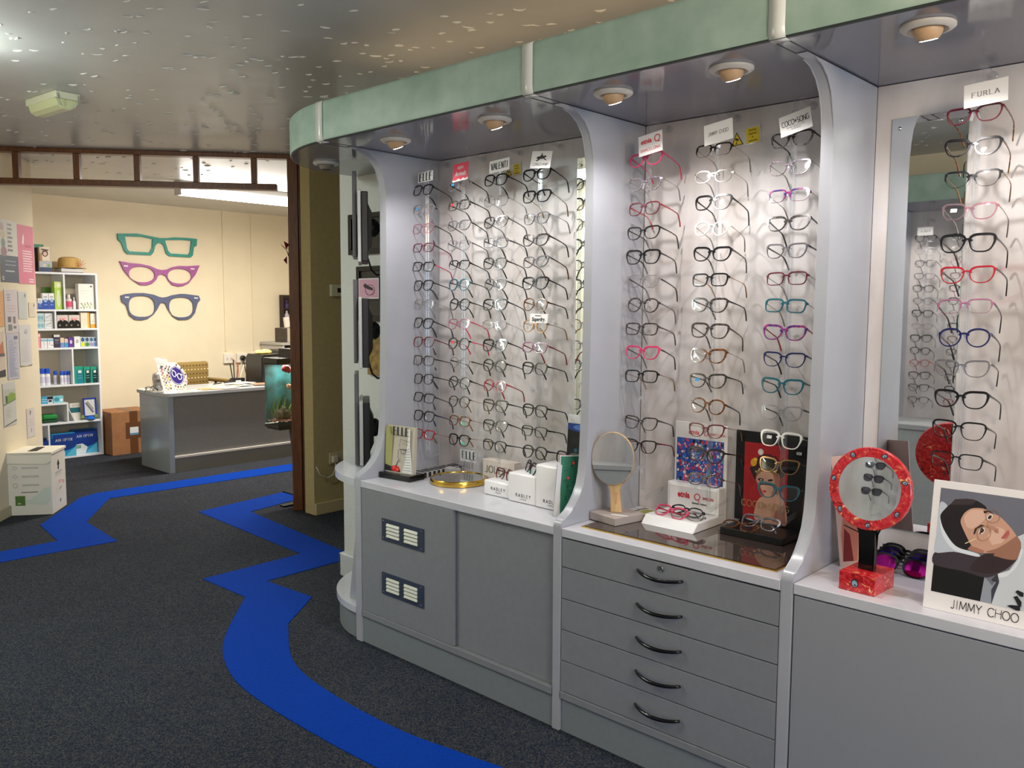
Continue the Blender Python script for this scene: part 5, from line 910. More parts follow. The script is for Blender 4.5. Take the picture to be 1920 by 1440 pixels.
for x, y, c in ((340, 450, (60, 70, 90)), (380, 450, (90, 96, 110)), (365, 540, (200, 60, 90)), (510, 440, (180, 110, 120)), (600, 450, (120, 110, 130)), (465, 505, (70, 90, 70)), (385, 640, (180, 40, 60)), (560, 545, (90, 100, 90)), (565, 635, (40, 50, 60)), (415, 735, (190, 180, 60)), (515, 715, (206, 40, 50)), (575, 750, (120, 100, 40)), (540, 805, (206, 200, 70)), (440, 830, (160, 120, 90)), (600, 845, (120, 130, 120)), (470, 930, (90, 90, 110)), (495, 1015, (200, 200, 50)), (600, 1000, (196, 180, 80)), (520, 1125, (190, 150, 110)), (610, 1090, (100, 96, 96)), (750, 1010, (120, 120, 140)), (825, 1030, (160, 50, 70)), (905, 1025, (120, 150, 90)), (980, 1020, (150, 170, 110)), (1030, 975, (110, 110, 110)), (1020, 580, (190, 190, 80)), (1050, 670, (90, 60, 110)), (810, 400, (70, 60, 50)), (945, 490, (60, 70, 60)), (1070, 790, (210, 170, 180)), (1065, 880, (200, 150, 170))): L_.append((ell(x, y, 26, 32, 20, 7), c))
for k, q in enumerate(ringpoly(230, 300, 40, 52, 12, 0, 14)): L_.append((q, (200, 198, 200)))
L_ += [(line(170, 200, 200, 330, 10), (200, 198, 200)), (line(300, 200, 330, 340, 12), (206, 200, 200)), (line(360, 260, 380, 345, 12), (216, 200, 200)), (line(430, 240, 450, 330, 12), (222, 196, 196)), (line(500, 240, 515, 320, 12), (222, 190, 190))]
art('printed_dots', L_, hm, t, y0=-.0045, step=.0001)
t = thing('wrapped_ornament', 'crumpled clear-wrapped ornament behind the white counter sign', 'ornament', (3.385, 7.60, .7155)); bm = B(); bmesh.ops.create_icosphere(bm, subdivisions=3, radius=.07)
rr = random.Random(8)
for v in bm.verts: v.co *= 1+rr.uniform(-.18, .12); v.co.z = v.co.z*1.25+.085; v.co.x *= .8
for v in bm.verts: v.co.z = max(v.co.z, .001)
obj('wrapping', bm, M('crinkled_cellophane', lin(170, 168, 168), .12, .5), t)
specs('thin dark glasses left on the front left corner of the reception desk', 'oval', 'k', 'k', .003, (3.35, 7.68, .7355), (-.2, 0, .5), fold=True)
# papers and magazines
for k, (x, y, w, d, a, col, lab) in enumerate(((3.56, 7.38, .21, .15, .25, (206, 212, 196), 'pale green leaflet nearest the counter sign'), (3.80, 7.43, .21, .15, -.3, (226, 176, 130), 'orange covered magazine on the desk'), (3.95, 7.38, .20, .14, .3, (230, 200, 196), 'pale pink leaflet on the desk, right of the orange magazine'), (4.13, 7.50, .21, .15, .1, (200, 206, 190), 'grey-green leaflet in the middle of the desk'), (4.40, 7.48, .26, .17, -.2, (232, 170, 140), 'salmon leaflet towards the right of the desk'), (4.62, 7.50, .2, .15, .3, (234, 228, 222), 'white sheet at the right of the desk'), (4.22, 7.66, .26, .18, .35, (228, 220, 212), 'cream sheet near the back of the desk'))):
    t = thing('leaflet', lab, 'leaflet', (x, y, .7155+.0025*k), a); bm = B(); box(bm, -w/2, w/2, -d/2, d/2, .0002, .0022); obj('sheet', bm, K(*col, .35), t)
    bm = B(); box(bm, -w*.42, w*.05, -d*.4, d*.3, .0023, .0024); obj('printed_picture', bm, K(*[max(0, c-46) for c in col], .4), t)
t = thing('pen', 'black pen lying on the papers of the desk', 'pen', (4.02, 7.72, .727), .5); bm = B(); tube(bm, [(-.07, 0, .006), (.055, 0, .006), (.07, 0, .006)], [.005, .005, .002], 8); obj('barrel', bm, BLACK, t); bm = B(); tube(bm, [(-.07, 0, .013), (-.03, 0, .013)], .0015, 5); obj('clip', bm, CHROME, t)
# office chair behind the desk
UPH = M('brown_dotted_upholstery', lin(128, 104, 54), .9, bump=.2, bscale=300)
t = thing('office_chair', 'chair with brown dotted upholstery behind the reception desk', 'chair', (4.08, 8.33, 0), .12)
bm = B(); box(bm, -.20, .16, -.035, .035, .60, .915, .03, seg=3); bk = obj('backrest', bm, UPH, t, smooth='auto')
for r in range(6):
    for c in range(9):
        bm = B(); x = -.175+.037*c+(.018 if r % 2 else 0); lathe(bm, [(.007, 0), (.006, .0015), (.0, .002)], 6); z = .88-.043*r
        if x < .145: o = obj('woven_dot', bm, K(40, 26, 20, .9) if r % 2 == 0 else K(226, 214, 170, .9), bk, (x, -.0352, z), (PI/2, 0, 0))
        else: bm.free()
bm = B(); box(bm, -.22, .24, -.30, .16, .44, .52, .03, seg=3); obj('seat', bm, UPH, t, smooth='auto')
bm = B(); box(bm, .19, .25, -.30, .12, .70, .735, .012, seg=3); obj('armrest', bm, UPH, t, smooth='auto')
bm = B(); tube(bm, [(.22, -.05, .70), (.22, -.05, .5)], .014, 8); tube(bm, [(0, -.05, .08), (0, -.05, .44)], .028, 10); obj('column', bm, BLACK, t)
for k in range(5): a = k*2*PI/5; bm = B(); tube(bm, [(0, -.05, .09), (.27*math.cos(a), -.05+.27*math.sin(a), .06)], .018, 6); lathe(bm, [(.0, 0), (.02, .005), (.025, .025), (.02, .045), (0, .05)], 10, c=(.27*math.cos(a), -.05+.27*math.sin(a), .001)); obj('castor_leg', bm, BLACK, t)
bm = B(); tube(bm, [(0, .0, .60), (0, .08, .55), (0, .08, .44), (0, .0, .43)], .018, 6); obj('back_bracket', bm, BLACK, t)
# pen holder and printer
t = thing('pen_holder', 'low black desk tidy holding pens and tools beside the printer', 'desk tidy', (4.262, 7.84, .7155), .1)
bm = B(); prism(bm, [(-.09, 0), (.07, 0), (.09, .02), (.09, .05), (-.01, .05), (-.04, .02), (-.09, .018)], -.05, .05, 'y', bev=.003); obj('tray', bm, BLACK, t)
for dx, dz, col in ((-.02, .15, (30, 30, 34)), (.0, .19, (40, 40, 44)), (.03, .16, (120, 70, 50)), (.05, .15, (160, 150, 140)), (.065, .13, (196, 186, 160))):
    bm = B(); tube(bm, [(dx, 0, .045), (dx*1.9, .01, .045+dz)], .006, 6); obj('pen', bm, K(*col, .4), t)
bm = B(); box(bm, -.02, .04, -.052, -.0505, .018, .03); obj('white_label', bm, K(220, 220, 222, .4), t)
t = thing('printer', 'black printer on the right of the reception desk', 'printer', (4.63, 7.78, .7155), .0)
bm = B(); prism(bm, [(-.19, 0), (.23, 0), (.23, .285), (-.16, .285), (-.185, .25)], -.16, .16, 'y', bev=.006); obj('body', bm, M('printer_black', lin(22, 23, 26), .3), t, smooth='auto')
bm = B(); prism(bm, [(.05, .286), (.36, .286), (.36, .325), (.08, .325), (.06, .315)], -.12, .14, 'y', bev=.005); obj('paper_feed', bm, M('printer_black', lin(22, 23, 26), .3), t); bm = B(); box(bm, .12, .22, -.124, -.1215, .300, .307); obj('silver_label', bm, K(206, 206, 210, .3), t)
bm = B(); box(bm, -.05, .05, -.12, 0, .2862, .2872); obj('silver_edge', bm, STEEL, t)
t = thing('cloth', 'crumpled yellow cloth on top of the printer', 'cloth', (4.57, 7.80, 1.0025)); bm = B(); bmesh.ops.create_icosphere(bm, subdivisions=3, radius=.07); rr = random.Random(9)
for v in bm.verts: v.co.x *= 1.35; v.co.z = max(.0005, v.co.z*.45+.012+rr.uniform(-.006, .006)); v.co.y *= .7
obj('folds', bm, K(214, 190, 110, .8), t, smooth=True)
# grey cupboard at the back with box files
t = thing('open_cupboard', 'grey topped low cupboard with dark open shelf behind the printer', 'cupboard', (5.64, 8.78, 0))
bm = B(); box(bm, -.40, .40, -.24, .24, 1.04, 1.07, .002); obj('cupboard_top', bm, K(176, 172, 164, .4), t)
bm = B(); box(bm, -.385, -.36, -.23, .24, .001, 1.039); box(bm, .36, .385, -.23, .24, .001, 1.039); box(bm, -.36, .36, -.2, .24, .001, .78); box(bm, -.36, .36, .2, .24, .78, 1.039); obj('carcass', bm, K(186, 182, 176, .4), t); bm = B(); box(bm, -.36, .36, -.19, .199, .7805, .783); box(bm, -.36, .36, .19, .199, .783, 1.039); obj('dark_lining', bm, K(26, 18, 18, .6), t)
t = thing('box_file', 'grey slatted magazine file with white dotted side on the cupboard', 'file box', (5.455, 8.72, 1.0705)); bm = B(); prism(bm, [(-.085, 0), (.06, 0), (.06, .165), (-.085, .165)], -.09, .1, 'y', bev=.001); obj('grey_sleeve', bm, K(184, 172, 154, .6), t)
for k in range(9): bm = B(); box(bm, -.086, .061, -.0925, -.0905, .008+.017*k, .018+.017*k); obj('slat', bm, K(200, 190, 172, .6), t)
t = thing('box_file', 'white magazine file with black dots on the cupboard', 'file box', (5.60, 8.70, 1.0705)); bm = B(); prism(bm, [(-.08, 0), (.09, 0), (.09, .10), (-.02, .175), (-.08, .19)], -.09, .1, 'y', bev=.001); bf = obj('file_body', bm, K(226, 220, 214, .6), t)
for r in range(7):
    for c in range(5): bm = B(); x = -.065+.03*c+(.015 if r % 2 else 0); z = .015+.022*r; lathe(bm, [(.0055, 0), (.004, .001)], 6); obj('printed_dot', bm, INK, bf, (x, -.0905, z), (PI/2, 0, 0)) if z < .1 else bm.free()
t = thing('paper_roll', 'white paper bag standing in the magazine file', 'paper', (5.44, 8.74, 1.24), rot=(0, -.12, 0)); bm = B(); box(bm, -.03, .03, -.02, .02, 0, .12, .004); obj('paper', bm, K(236, 226, 218, .6), t)
t = thing('tissue_box', 'dark patterned box left of the magazine file on the cupboard', 'box', (5.33, 8.70, 1.0705)); bm = B(); box(bm, -.028, .028, -.09, .09, 0, .165, .008, seg=3); obj('box_body', bm, M('dark_patterned_card', lin(70, 60, 50), .6, noise=.6, nscale=60), t)
t = thing('wine_rack', 'tall dark rack with bottles at the right edge of the reception wall', 'rack', (5.675, 8.98, 1.0705)); bm = B(); box(bm, -.16, -.145, -.03, .03, 0, .55); box(bm, .145, .16, -.03, .03, 0, .55)
for k in range(4): box(bm, -.15, .15, -.03, .03, .12+.13*k, .13+.13*k)
box(bm, -.16, .16, .03, .045, 0, .55); obj('rack_frame', bm, K(40, 26, 26, .5), t)
for k in range(3):
    for j in range(3): bm = B(); lathe(bm, [(.03, 0), (.03, .05), (.012, .075), (.012, .1)], 10); obj('bottle', bm, K(*[(90, 26, 40), (190, 180, 190), (60, 40, 80)][(k+j) % 3], .3), t, (-.09+.09*j, 0, .131+.13*k))
t = thing('hanging_decoration', 'small dark red hanging leaf decoration beside the timber jamb', 'decoration', (3.322, 5.335, 1.86)); t.scale = (.7, .7, .7); bm = B()
for q in ([(0, 0, .05), (.02, -.03, .10), (-.05, -.04, .13)], [(0, 0, .05), (.03, 0, .0), (.02, -.02, -.04)], [(0, .0, .04), (-.02, 0, .07), (-.07, -.01, .10)], [(.01, 0, -.02), (-.03, 0, -.06), (.01, 0, -.10)]): f = bm.faces.new([bm.verts.new(v) for v in q])
o = obj('leaf', bm, K(120, 20, 24, .5), t); o.modifiers.new('s', 'SOLIDIFY').thickness = .003; bm = B(); tube(bm, [(0, 0, .05), (.012, 0, .06), (.024, 0, .06)], .0025, 4); obj('stem', bm, BLACK, t)
# fish tank on its stand
t = thing('fish_tank', 'small tall fish tank with black hood and plants behind the timber jamb', 'fish tank', (3.562, 5.72, .565))
bm = B(); box(bm, -.155, .13, -.10, .10, 0, .025, .004); obj('tank_base', bm, BLACK, t)
bm = B(); box(bm, -.152, .127, -.097, .097, .0255, .487, .002); obj('glass_walls', bm, clear('tank_glass', (.93, .97, .95), .04), t)
bm = B(); box(bm, -.158, .133, -.103, .103, .4875, .535, .006); prism(bm, [(-.03, .535), (.133, .535), (.133, .60), (-.02, .60)], -.1, .1, 'y', bev=.003); hd = obj('hood', bm, BLACK, t); bm = B(); box(bm, .005, .055, -.1035, -.101, .565, .572); obj('silver_badge', bm, STEEL, t)
area('tank_fill_light', (3.55, 5.70, 1.045), (3.55, 5.70, .6), .2, .1, 1.5, (.9, 1, 1))  # fill light added under the hood to brighten the tank
bm = B(); box(bm, -.150, .125, .088, .094, .03, .486); obj('backdrop', bm, M('pond_backdrop', lin(60, 130, 130), .6, noise=.7, nscale=9, col2=lin(30, 60, 50)), t)
bm = B(); bmesh.ops.create_grid(bm, x_segments=14, y_segments=8, size=1); rr = random.Random(12)
for v in bm.verts: v.co = Vector((v.co.x*.135-.0125, v.co.y*.085, .055+rr.uniform(-.012, .014)))
gv = obj('gravel', bm, M('pink_gravel', lin(190, 130, 110), .8, noise=.5, nscale=70), t); gv['kind'] = 'stuff'
for k, (x, z, c, r) in enumerate(((-.10, .10, (110, 100, 74), .04), (-.02, .09, (96, 84, 60), .045), (.07, .11, (60, 50, 40), .04), (-.05, .13, (130, 120, 96), .03))):
    bm = B(); bmesh.ops.create_icosphere(bm, subdivisions=2, radius=r)
    for v in bm.verts: v.co *= 1+rr.uniform(-.25, .2)
    obj('rock', bm, K(*c, .8), t, (x, -.01+.02*(k % 2), z))
for k in range(16):
    x = -.13+.016*k; h = .10+.09*rr.random(); bm = B(); tube(bm, [(x, .0, .07), (x+rr.uniform(-.02, .02), .01, .07+h*.5), (x+rr.uniform(-.03, .03), -.01, .07+h)], [.006, .009, .002], 5); obj('water_plant', bm, K(*rr.choice([(90, 140, 50), (130, 160, 70), (60, 110, 50), (170, 180, 100)]), .5), t)
for x, z, r, c in ((.0, .31, .026, (226, 150, 160)), (.035, .30, .024, (236, 196, 200)), (-.03, .315, .018, (240, 180, 130)), (-.055, .455, .030, (170, 30, 30)), (-.025, .44, .022, (190, 50, 40))):
    bm = B(); bmesh.ops.create_icosphere(bm, subdivisions=2, radius=r)
    for v in bm.verts: v.co *= 1+rr.uniform(-.2, .25)
    obj('flower', bm, K(*c, .6), t, (x, -.05, z))
t2 = thing('tank_stand', 'black curved-leg stand carrying the fish tank, half hidden by the jamb', 'stand', (3.562, 5.72, 0))
bm = B(); box(bm, -.22, .12, -.26, -.20, .0005, .014, .003); box(bm, .05, .11, -.24, .2, .0005, .014, .003); obj('floor_foot', bm, BLACK, t2)
bm = B(); tube(bm, [(-.06, -.22, .012), (-.03, -.15, .15), (-.005, -.09, .28), (0, -.05, .42), (.0, -.02, .555)], .012, sq=(.03, .022)); obj('curved_leg', bm, STEEL, t2); bm = B(); box(bm, -.14, .12, -.09, .09, .552, .564); obj('top_plate', bm, BLACK, t2)
bm = B(); box(bm, .0, .035, -.20, -.185, .12, .16, .003); obj('white_clip', bm, WHITE, t2); bm = B(); tube(bm, [(.02, -.19, .14), (.0, -.13, .2)], .004, 5); obj('clip_arm', bm, BLACK, t2)
# cardboard box on the floor
t = thing('cardboard_box', 'brown taped cardboard carton on the floor between shelves and desk', 'box', (3.53, 8.74, 0)); CB = M('brown_card', lin(152, 104, 66), .75, noise=.12, nscale=12)
bm = B(); box(bm, -.205, .205, -.19, .19, .001, .43, .002); obj('carton', bm, CB, t); TP = K(100, 64, 40, .35)
bm = B(); box(bm, -.03, .05, -.1915, -.1905, .002, .431); box(bm, -.03, .05, -.191, .19, .4305, .4315); box(bm, -.07, .10, -.1925, -.1918, .16, .32); obj('packing_tape', bm, TP, t); bm = B(); box(bm, -.03, .055, -.1935, -.193, .19, .27); obj('paper_label', bm, K(216, 220, 224, .5), t)
bm = B(); box(bm, -.03, .055, -.1942, -.1937, .19, .21); obj('blue_edge', bm, K(90, 140, 170, .5), t)

# ------------------------------------------------------------------ white open shelves and their stock
SW = M('white_shelf_board', lin(228, 232, 240), .3); YS = 8.717
t = thing('open_shelves', 'tall white open shelf unit against the reception wall', 'shelf unit')
def shelf(a): bm = B(); box(bm, *a, .001); obj('shelf_board', bm, SW, t)
XL, XR = 2.48, 3.305
bm = B(); box(bm, XR-.018, XR, YS, 9.045, .001, 1.80, .001); obj('side_panel', bm, SW, t); bm = B(); box(bm, XL, XL+.018, YS, 9.045, .001, 1.80, .001); obj('side_panel', bm, SW, t)
for z in (1.80, 1.447, 1.264, 1.080, .722, .358, .020): bm = B(); box(bm, XL+.018, XR-.018, YS, 9.043, z-.018, z, .001); obj('shelf_board', bm, SW, t)
bm = B(); box(bm, XL+.018, 2.976, YS, 9.043, .530, .547, .001); obj('shelf_board', bm, SW, t)
for x, z0, z1 in ((2.992, 1.4475, 1.7815), (2.903, 1.2645, 1.4285), (3.042, .7225, 1.0615), (2.977, .3585, .547), (2.800, .0205, .3395)): bm = B(); box(bm, x, x+.014, YS, 9.043, z0, z1, .0005); obj('divider_board', bm, SW, t)
def carton(x0, x1, z0, z1, label, col, layers=None, d=.10, y=8.745, cat='box', rough=.45):
    cx = (x0+x1)/2; w = (x1-x0)/2-.001; h = z1-z0-.001
    t = thing('product_box', label, cat, (cx, y, z0)); bm = B(); box(bm, -w, w, 0, d, .0005, h, .001); obj('carton', bm, K(*col, rough), t)
    if layers: art('printed_label', layers, lambda p: (-w+p[0]*2*w, p[1]*h), t, y0=-.0008, step=.0002)
    return t
R = lambda a, b, c, d, col: ([(a, b), (c, b), (c, d), (a, d)], col)
carton(2.753, 2.859, 1.8005, 2.061, 'tall dark box with teal top at the back of the shelf top', (60, 56, 64), [R(0, .88, 1, 1, (60, 130, 110)), R(0, .2, 1, .86, (52, 34, 40))], .06, 8.80)
carton(2.803, 2.893, 1.8005, 2.035, 'box with a large brown eye picture on top of the shelves', (206, 186, 166), [R(0, 0, 1, .35, (70, 120, 70)), R(0, .0, .25, .75, (170, 130, 80)), R(.25, .45, 1, 1, (226, 212, 196)), (ell(.55, .75, .30, .14), (90, 50, 36)), (ell(.55, .73, .18, .08), (216, 190, 180)), (line(.2, .9, .9, .88, .05), (60, 40, 34))], .045, 8.75)
carton(2.789, 2.900, 1.8005, 1.902, 'short grey and navy box in front of the eye box', (170, 176, 186), [R(0, 0, 1, .42, (50, 66, 104)), (ell(.4, .6, .12, .14), (206, 200, 180)), (ell(.75, .58, .12, .14), (120, 160, 90))], .03, 8.719)
t = thing('book', 'thick grey-edged book lying under the straw hat', 'book', (3.085, 8.80, 1.8005)); bm = B(); box(bm, -.10, .10, -.06, .10, .0003, .006); box(bm, -.10, .10, -.06, .10, .040, .046); obj('cover', bm, K(40, 38, 44, .5), t); bm = B(); box(bm, -.096, .098, -.056, .097, .006, .040); obj('pages', bm, K(206, 204, 206, .6), t)
t = thing('straw_hat', 'straw sun hat with a flower trim on top of the white shelves', 'hat', (3.10, 8.86, 1.847)); STR = M('woven_straw', lin(206, 170, 100), .85, noise=.25, nscale=160, bump=.4, bscale=220)
bm = B(); lathe(bm, [(.155, .0), (.150, .004), (.10, .008), (.098, .02), (.098, .075), (.085, .098), (.05, .108), (.0001, .110)], 32, close=False, sy=.95); lathe(bm, [(.155, -.001), (.10, .004)], 32, close=False, sy=.95); obj('crown_and_brim', bm, STR, t, smooth='auto')
bm = B(); lathe(bm, [(.0985, .012), (.1005, .012), (.1005, .034), (.0985, .034)], 32, close=False, sy=.95); obj('hat_band', bm, K(196, 160, 96, .7), t)
for k in range(9): a = k*.7; bm = B(); tube(bm, [(.07, -.09, .03), (.07+.035*math.cos(a), -.10, .04+.035*math.sin(a)), (.07+.05*math.cos(a+.3), -.105, .04+.05*math.sin(a+.3))], [.003, .003, .001], 4); obj('petal', bm, K(206, 150, 120, .7), t)
BL = (34, 74, 170)
def bluebox(x0, x1, z1, lab): carton(x0, x1, 1.4475, z1, lab, (226, 228, 232), [R(0, 0, 1, .58, BL), (ell(.5, .55, .3, .12), (150, 180, 220)), R(.2, .74, .8, .8, (140, 144, 160)), R(.2, .25, .8, .32, (110, 140, 210))], .05)
bluebox(2.769, 2.809, 1.552, 'smallest blue and white carton, left end of the upper left shelf'); bluebox(2.810, 2.864, 1.601, 'first tall blue and white carton beside the smallest one'); bluebox(2.866, 2.916, 1.602, 'second tall blue and white carton, beside the lime carton')
carton(2.919, 2.988, 1.4475, 1.712, 'tall lime green carton on the upper left shelf', (170, 206, 80), [R(0, .78, 1, 1, (196, 214, 120)), (ell(.6, .88, .25, .08), (220, 222, 214)), (ell(.5, .35, .3, .26), (204, 214, 180)), (ell(.5, .62, .16, .08), (210, 220, 190))], .07)
carton(2.86, 2.93, 1.4475, 1.66, 'darker green carton behind the lime one', (96, 140, 60), None, .06, 8.86)
def bottle(x, z, r, h, label, body, cap, lab=None, capr=.5, caph=.25, y=8.79, name='bottle', flat=1):
    t = thing(name, label, 'bottle', (x, y, z)); bm = B(); bh = h*(1-caph); lathe(bm, [(r*.95, .0005), (r, .003), (r, bh*.86), (r*.8, bh*.96), (r*capr, bh)], 18, sy=flat); obj('body', bm, K(*body, .3), t, smooth='auto')
    bm = B(); lathe(bm, [(r*capr*1.02, bh+.0003), (r*capr*1.02, h*.97), (r*capr*.85, h)], 16, sy=flat); obj('cap', bm, K(*cap, .35), t, smooth='auto')
    if lab: bm = B(); lathe(bm, [(r*1.01, bh*.2), (r*1.01, bh*.72)], 18, close=False, sy=flat); obj('paper_label', bm, K(*lab, .5), t)
    return t
bottle(3.060, 1.4475, .026, .145, 'pink labelled bottle on the upper right shelf', (200, 190, 190), (206, 200, 196), (206, 80, 110)); bottle(3.108, 1.4475, .016, .118, 'small white dropper bottle beside the pink bottle', (236, 236, 238), (240, 240, 240), None, .35, .3)
carton(3.135, 3.281, 1.4475, 1.697, 'large white carton with leaf pattern on the upper right shelf', (230, 228, 222), [(ell(.82, .9, .07, .03), (30, 30, 30)), (line(.08, .72, .88, .72, .01), (170, 200, 190)), R(.06, .62, .5, .63, (200, 200, 196))]+[(ell(.1+.8*((k*37) % 100)/100, .05+.22*((k*53) % 100)/100, .05, .012, (k*47) % 180, 6), (80, 90, 50) if k % 2 else (180, 196, 60)) for k in range(26)], .08)
carton(3.039, 3.13, 1.4475, 1.56, 'grey carton at the back of the upper right shelf', (130, 124, 110), None, .05, 8.90)
AQ = (180, 206, 214)
for x0, x1, z0, z1, lab, c in ((2.751, 2.819, 1.2645, 1.337, 'lower pale aqua carton, left of the second shelf', AQ), (2.753, 2.819, 1.338, 1.412, 'upper pale aqua carton, left of the second shelf', AQ), (2.821, 2.895, 1.2645, 1.340, 'lower white carton with grey swoosh on the second shelf', (214, 218, 222)), (2.822, 2.895, 1.341, 1.410, 'upper white carton with grey swoosh on the second shelf', (214, 218, 222))):
    carton(x0, x1, z0, z1, lab, c, [(ell(.3, .4, .2, .28), (130, 176, 190)), (ell(.72, .4, .2, .28), (130, 176, 190)), R(.1, .8, .9, .86, (200, 220, 224))] if c is AQ else [(line(.15, .45, .8, .75, .06), (90, 96, 104)), (line(.1, .3, .9, .3, .03), (150, 154, 160))], .05)
for x0, x1, lab in ((2.932, 3.035, 'left black goggle-shaped pack on the second shelf'), (3.037, 3.142, 'right black goggle-shaped pack on the second shelf')):
    t = thing('goggle_pack', lab, 'pack', ((x0+x1)/2, 8.75, 1.2645)); w = (x1-x0)/2-.002
    bm = B(); box(bm, -w, w, .0, .05, .0005, .128, .002); obj('pack_backing', bm, K(206, 196, 192, .3), t)
    link('goggle_front', plate_mesh('goggle_front', [[(-w, .002), (-w, .05), (-w*.8, .072), (-w*.3, .08), (0, .066), (w*.3, .08), (w*.8, .072), (w, .05), (w, .002)]], .006, K(20, 20, 22, .3)), t)
    art('printed_mark', [(ell(-.03, .03, .008, .009), (130, 130, 120)), (ell(.03, .03, .008, .009), (130, 130, 120)), (ell(-.012, .09, .010, .012, 30), (230, 150, 160)), (ell(.012, .09, .010, .012, -30), (230, 150, 160))], lambda p: p, t, y0=-.0065)
carton(3.145, 3.228, 1.2645, 1.421, 'cream carton with orange edge on the second shelf', (224, 214, 196), [R(.78, 0, 1, 1, (230, 170, 60)), R(.3, .5, .5, .53, (200, 190, 170)), R(.3, .2, .5, .23, (200, 190, 170))], .06)
carton(3.236, 3.284, 1.2645, 1.417, 'slim white carton with orange foot on the second shelf', (226, 220, 210), [R(0, 0, 1, .25, (230, 160, 50)), R(0, .94, 1, 1, (90, 60, 40)), R(.3, .4, .7, .44, (190, 184, 176))], .05)
TH = [(2.753, 2.779, 1.222, 'slim pink carton at the left of the third shelf', (226, 150, 160), [(ell(.5, .85, .3, .08), (246, 220, 224))]), (2.781, 2.835, 1.172, 'white carton with blue stripe on the third shelf', (226, 228, 232), [R(0, .72, 1, .9, (120, 180, 210)), R(.45, 0, .5, .7, (150, 150, 160))]), (2.837, 2.892, 1.172, 'second white carton with blue stripe, beside the dark carton', (226, 228, 232), [R(0, .72, 1, .9, (120, 180, 210)), R(.3, .3, .35, .7, (130, 130, 140)), R(.6, .25, .95, .3, (40, 40, 44))]),
 (2.894, 2.949, 1.206, 'tall dark carton with silver top on the third shelf', (54, 50, 66), [R(0, .82, 1, 1, (206, 204, 204)), R(.15, .55, .85, .62, (150, 150, 170)), R(.15, .3, .85, .5, (84, 80, 100))]), (2.951, 2.987, 1.174, 'small cream and blue carton on the third shelf', (216, 196, 170), [R(0, 0, 1, .5, (110, 140, 200))]), (2.989, 3.022, 1.165, 'small blue carton on the third shelf', (206, 190, 180), [R(0, 0, 1, .55, (60, 150, 206))]), (3.024, 3.072, 1.176, 'purple carton on the third shelf', (90, 50, 140), [(ell(.5, .55, .25, .2), (200, 190, 210))]),
 (3.077, 3.135, 1.185, 'white carton with a small eye mark on the third shelf', (226, 226, 228), [(q, (70, 76, 80)) for q in ringpoly(.5, .55, .2, .13, .05)]), (3.137, 3.177, 1.178, 'carton with yellow-green corner on the third shelf', (200, 212, 220), [(ell(.5, .75, .4, .22), (40, 80, 120)), (ell(.5, .25, .45, .22), (200, 214, 40))]), (3.179, 3.218, 1.177, 'carton with dark green corner on the third shelf', (200, 212, 220), [(ell(.5, .75, .4, .22), (40, 80, 120)), (ell(.5, .25, .45, .22), (70, 130, 50))]), (3.220, 3.257, 1.176, 'carton with mauve corner on the third shelf', (200, 212, 220), [(ell(.5, .75, .4, .22), (60, 96, 130)), (ell(.5, .25, .45, .22), (150, 140, 180))]), (3.259, 3.285, 1.175, 'carton with blue corner at the right end of the third shelf', (200, 212, 220), [(ell(.5, .75, .4, .22), (40, 80, 120)), (ell(.5, .25, .45, .22), (80, 130, 206))])]
for x0, x1, z1, lab, col, L_ in TH: carton(x0, x1, 1.0805, z1, lab, col, L_, .045)
for x, r, h, lab, y in ((2.757, .012, .20, 'slim white bottle at the left edge of the fourth shelf', 8.80), (2.790, .022, .160, 'left of the two wide white bottles with blue caps', 8.78), (2.835, .024, .160, 'right of the two wide white bottles with blue caps', 8.78), (2.925, .017, .128, 'rear small white bottle with blue cap on the fourth shelf', 8.84), (2.963, .0150, .128, 'first small white bottle with blue cap, front row', 8.78), (2.995, .0140, .127, 'second small white bottle with blue cap, front row', 8.78), (3.025, .0140, .125, 'third small white bottle with blue cap, nearest the divider', 8.78)):
    bottle(x, .7225, r, h, lab, (226, 230, 238), (30, 84, 206), (206, 206, 230), .96, .30, y)
for x0, x1, z1, lab, c2 in ((3.067, 3.150, .890, 'largest green and teal carton on the fourth shelf', (20, 120, 140)), (3.154, 3.216, .885, 'middle green and black carton on the fourth shelf', (16, 50, 60)), (3.219, 3.284, .883, 'right green and black carton on the fourth shelf', (16, 50, 60))):
    carton(x0, x1, .7225, z1, lab, (26, 150, 126), [R(.25, 0, .95, .82, c2), R(.42, .62, .8, .78, (210, 224, 220)), R(.35, .3, .85, .34, (110, 160, 170)), R(.35, .45, .85, .48, (110, 160, 170))], .08)
for x0, x1, z1, lab, col, L_ in ((2.762, 2.813, .616, 'stack-striped sky blue carton on the small inner shelf', (60, 160, 206), [R(0, .3, 1, .36, (230, 240, 244)), R(0, .6, 1, .66, (230, 240, 244))]), (2.815, 2.862, .617, 'dark and white carton on the small inner shelf', (206, 210, 216), [R(0, .6, 1, 1, (30, 34, 50)), R(.2, .2, .8, .5, (44, 50, 76))]), (2.864, 2.958, .616, 'wide pale teal carton on the small inner shelf', (130, 196, 210), [(ell(.35, .5, .25, .3), (60, 150, 180)), (ell(.8, .4, .15, .2), (220, 236, 240))])): carton(x0, x1, .5475, z1, lab, col, L_, .06)
t = thing('folded_cloth', 'folded green cloth case on the fifth shelf', 'cloth case', (2.838, 8.81, .3585)); bm = B(); box(bm, -.068, .068, -.06, .06, .0005, .030, .010); obj('dark_layer', bm, K(20, 66, 40, .8), t, smooth='auto'); bm = B(); box(bm, -.066, .066, -.058, .058, .031, .078, .016, seg=3); obj('green_layer', bm, K(30, 130, 60, .8), t, smooth='auto')
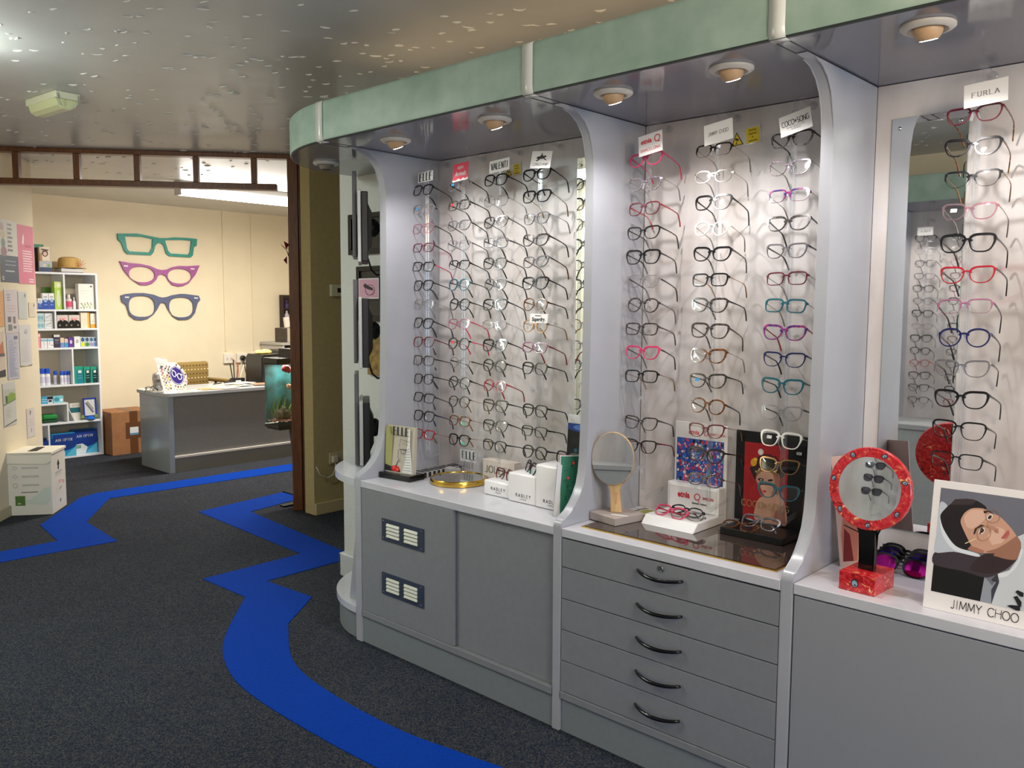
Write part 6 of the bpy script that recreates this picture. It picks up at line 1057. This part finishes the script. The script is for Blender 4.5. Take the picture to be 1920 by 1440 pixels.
carton(3.03, 3.128, .3585, .526, 'white and teal carton leaning behind the blue frame', (214, 214, 204), [R(0, .45, 1, .75, (40, 100, 110)), R(.2, .8, .9, .95, (196, 190, 180))], .03, 8.80)
t = thing('leaning_booklet', 'thin white booklet leaning on the fifth shelf divider', 'booklet', (3.052, 8.78, .362), rot=(0, -.42, 0)); bm = B(); box(bm, -.004, .004, -.04, .06, 0, .13); obj('cover', bm, K(206, 202, 196, .5), t)
t = thing('picture_stand', 'blue framed picture stand with a slanted drawing on the fifth shelf', 'picture stand', (3.20, 8.745, .3585), rot=(-.08, 0, 0)); FB = K(34, 60, 170, .3); bm = B(); w, h, f = .062, .215, .012
for a in ((-w, w, .03, .03+f), (-w, w, h-f, h), (-w, -w+f, .03, h), (w-f, w, .03, h)): box(bm, a[0], a[1], -.008, .002, a[2], a[3])
obj('frame', bm, FB, t); bm = B(); box(bm, -w+f, w-f, -.002, .001, .04, h-f); obj('picture_card', bm, K(204, 206, 206, .4), t); art('printed_drawing', [(line(-.035, .17, .03, .07, .02), (110, 112, 116)), (line(-.02, .18, .035, .10, .006), (60, 62, 66))], lambda p: p, t, y0=-.0025)
bm = B(); lathe(bm, [(.048, .0005), (.046, .008), (.02, .03)], 20); obj('foot', bm, K(30, 100, 190, .2), t, (0, .0, .004))
for dx in (-.075, .05): bm = B(); lathe(bm, [(.0001, -.0008), (.016, -.0008), (.016, .004), (.0001, .004)], 12); obj('green_roundel', bm, K(110, 150, 70, .5), t, (dx, -.012, .035), (PI/2, 0, 0))
def airbox(x0, x1, z1, y, lab, txt):
    t = carton(x0, x1, .0205, z1, lab, (40, 150, 206), [R(0, .48, 1, 1, (24, 58, 140)), (ell(.25, .55, .8, .30, 0, 24), (24, 58, 140)), R(0, 0, .5, .22, (226, 232, 236)), ([(.5, 0), (1, 0), (1, .4), (.85, .3), (.65, .15)], (90, 190, 226))], .10, y)
    if txt: put(stroke(txt, .024, K(226, 230, 236, .4), .14, .07, .72, .2, .08), t, -.005, (z1-.02)*.74, -.0035)
    return t
a1 = airbox(2.837, 3.047, .245, 8.72, 'front blue lens carton with white capitals on the bottom shelf', 'AIR OPTIX')
a2 = airbox(3.050, 3.275, .256, 8.80, 'rear blue and white lens carton with capitals on the bottom shelf', 'AIR OPTIX'); art('printed_label', [([(-.11, .004), (.0, .004), (.02, .06), (-.03, .10), (-.11, .09)], (222, 230, 230)), ([(-.10, .055), (-.045, .055), (-.045, .085), (-.10, .085)], (60, 96, 80)), ([(-.095, .06), (-.05, .06), (-.05, .08), (-.095, .08)], (140, 180, 150))], lambda p: p, a2, y0=-.0030)
airbox(2.73, 2.797, .215, 8.76, 'part-hidden blue lens carton left of the bottom shelf divider', '')
# finishing: every matrix up to date
bpy.context.view_layer.update()
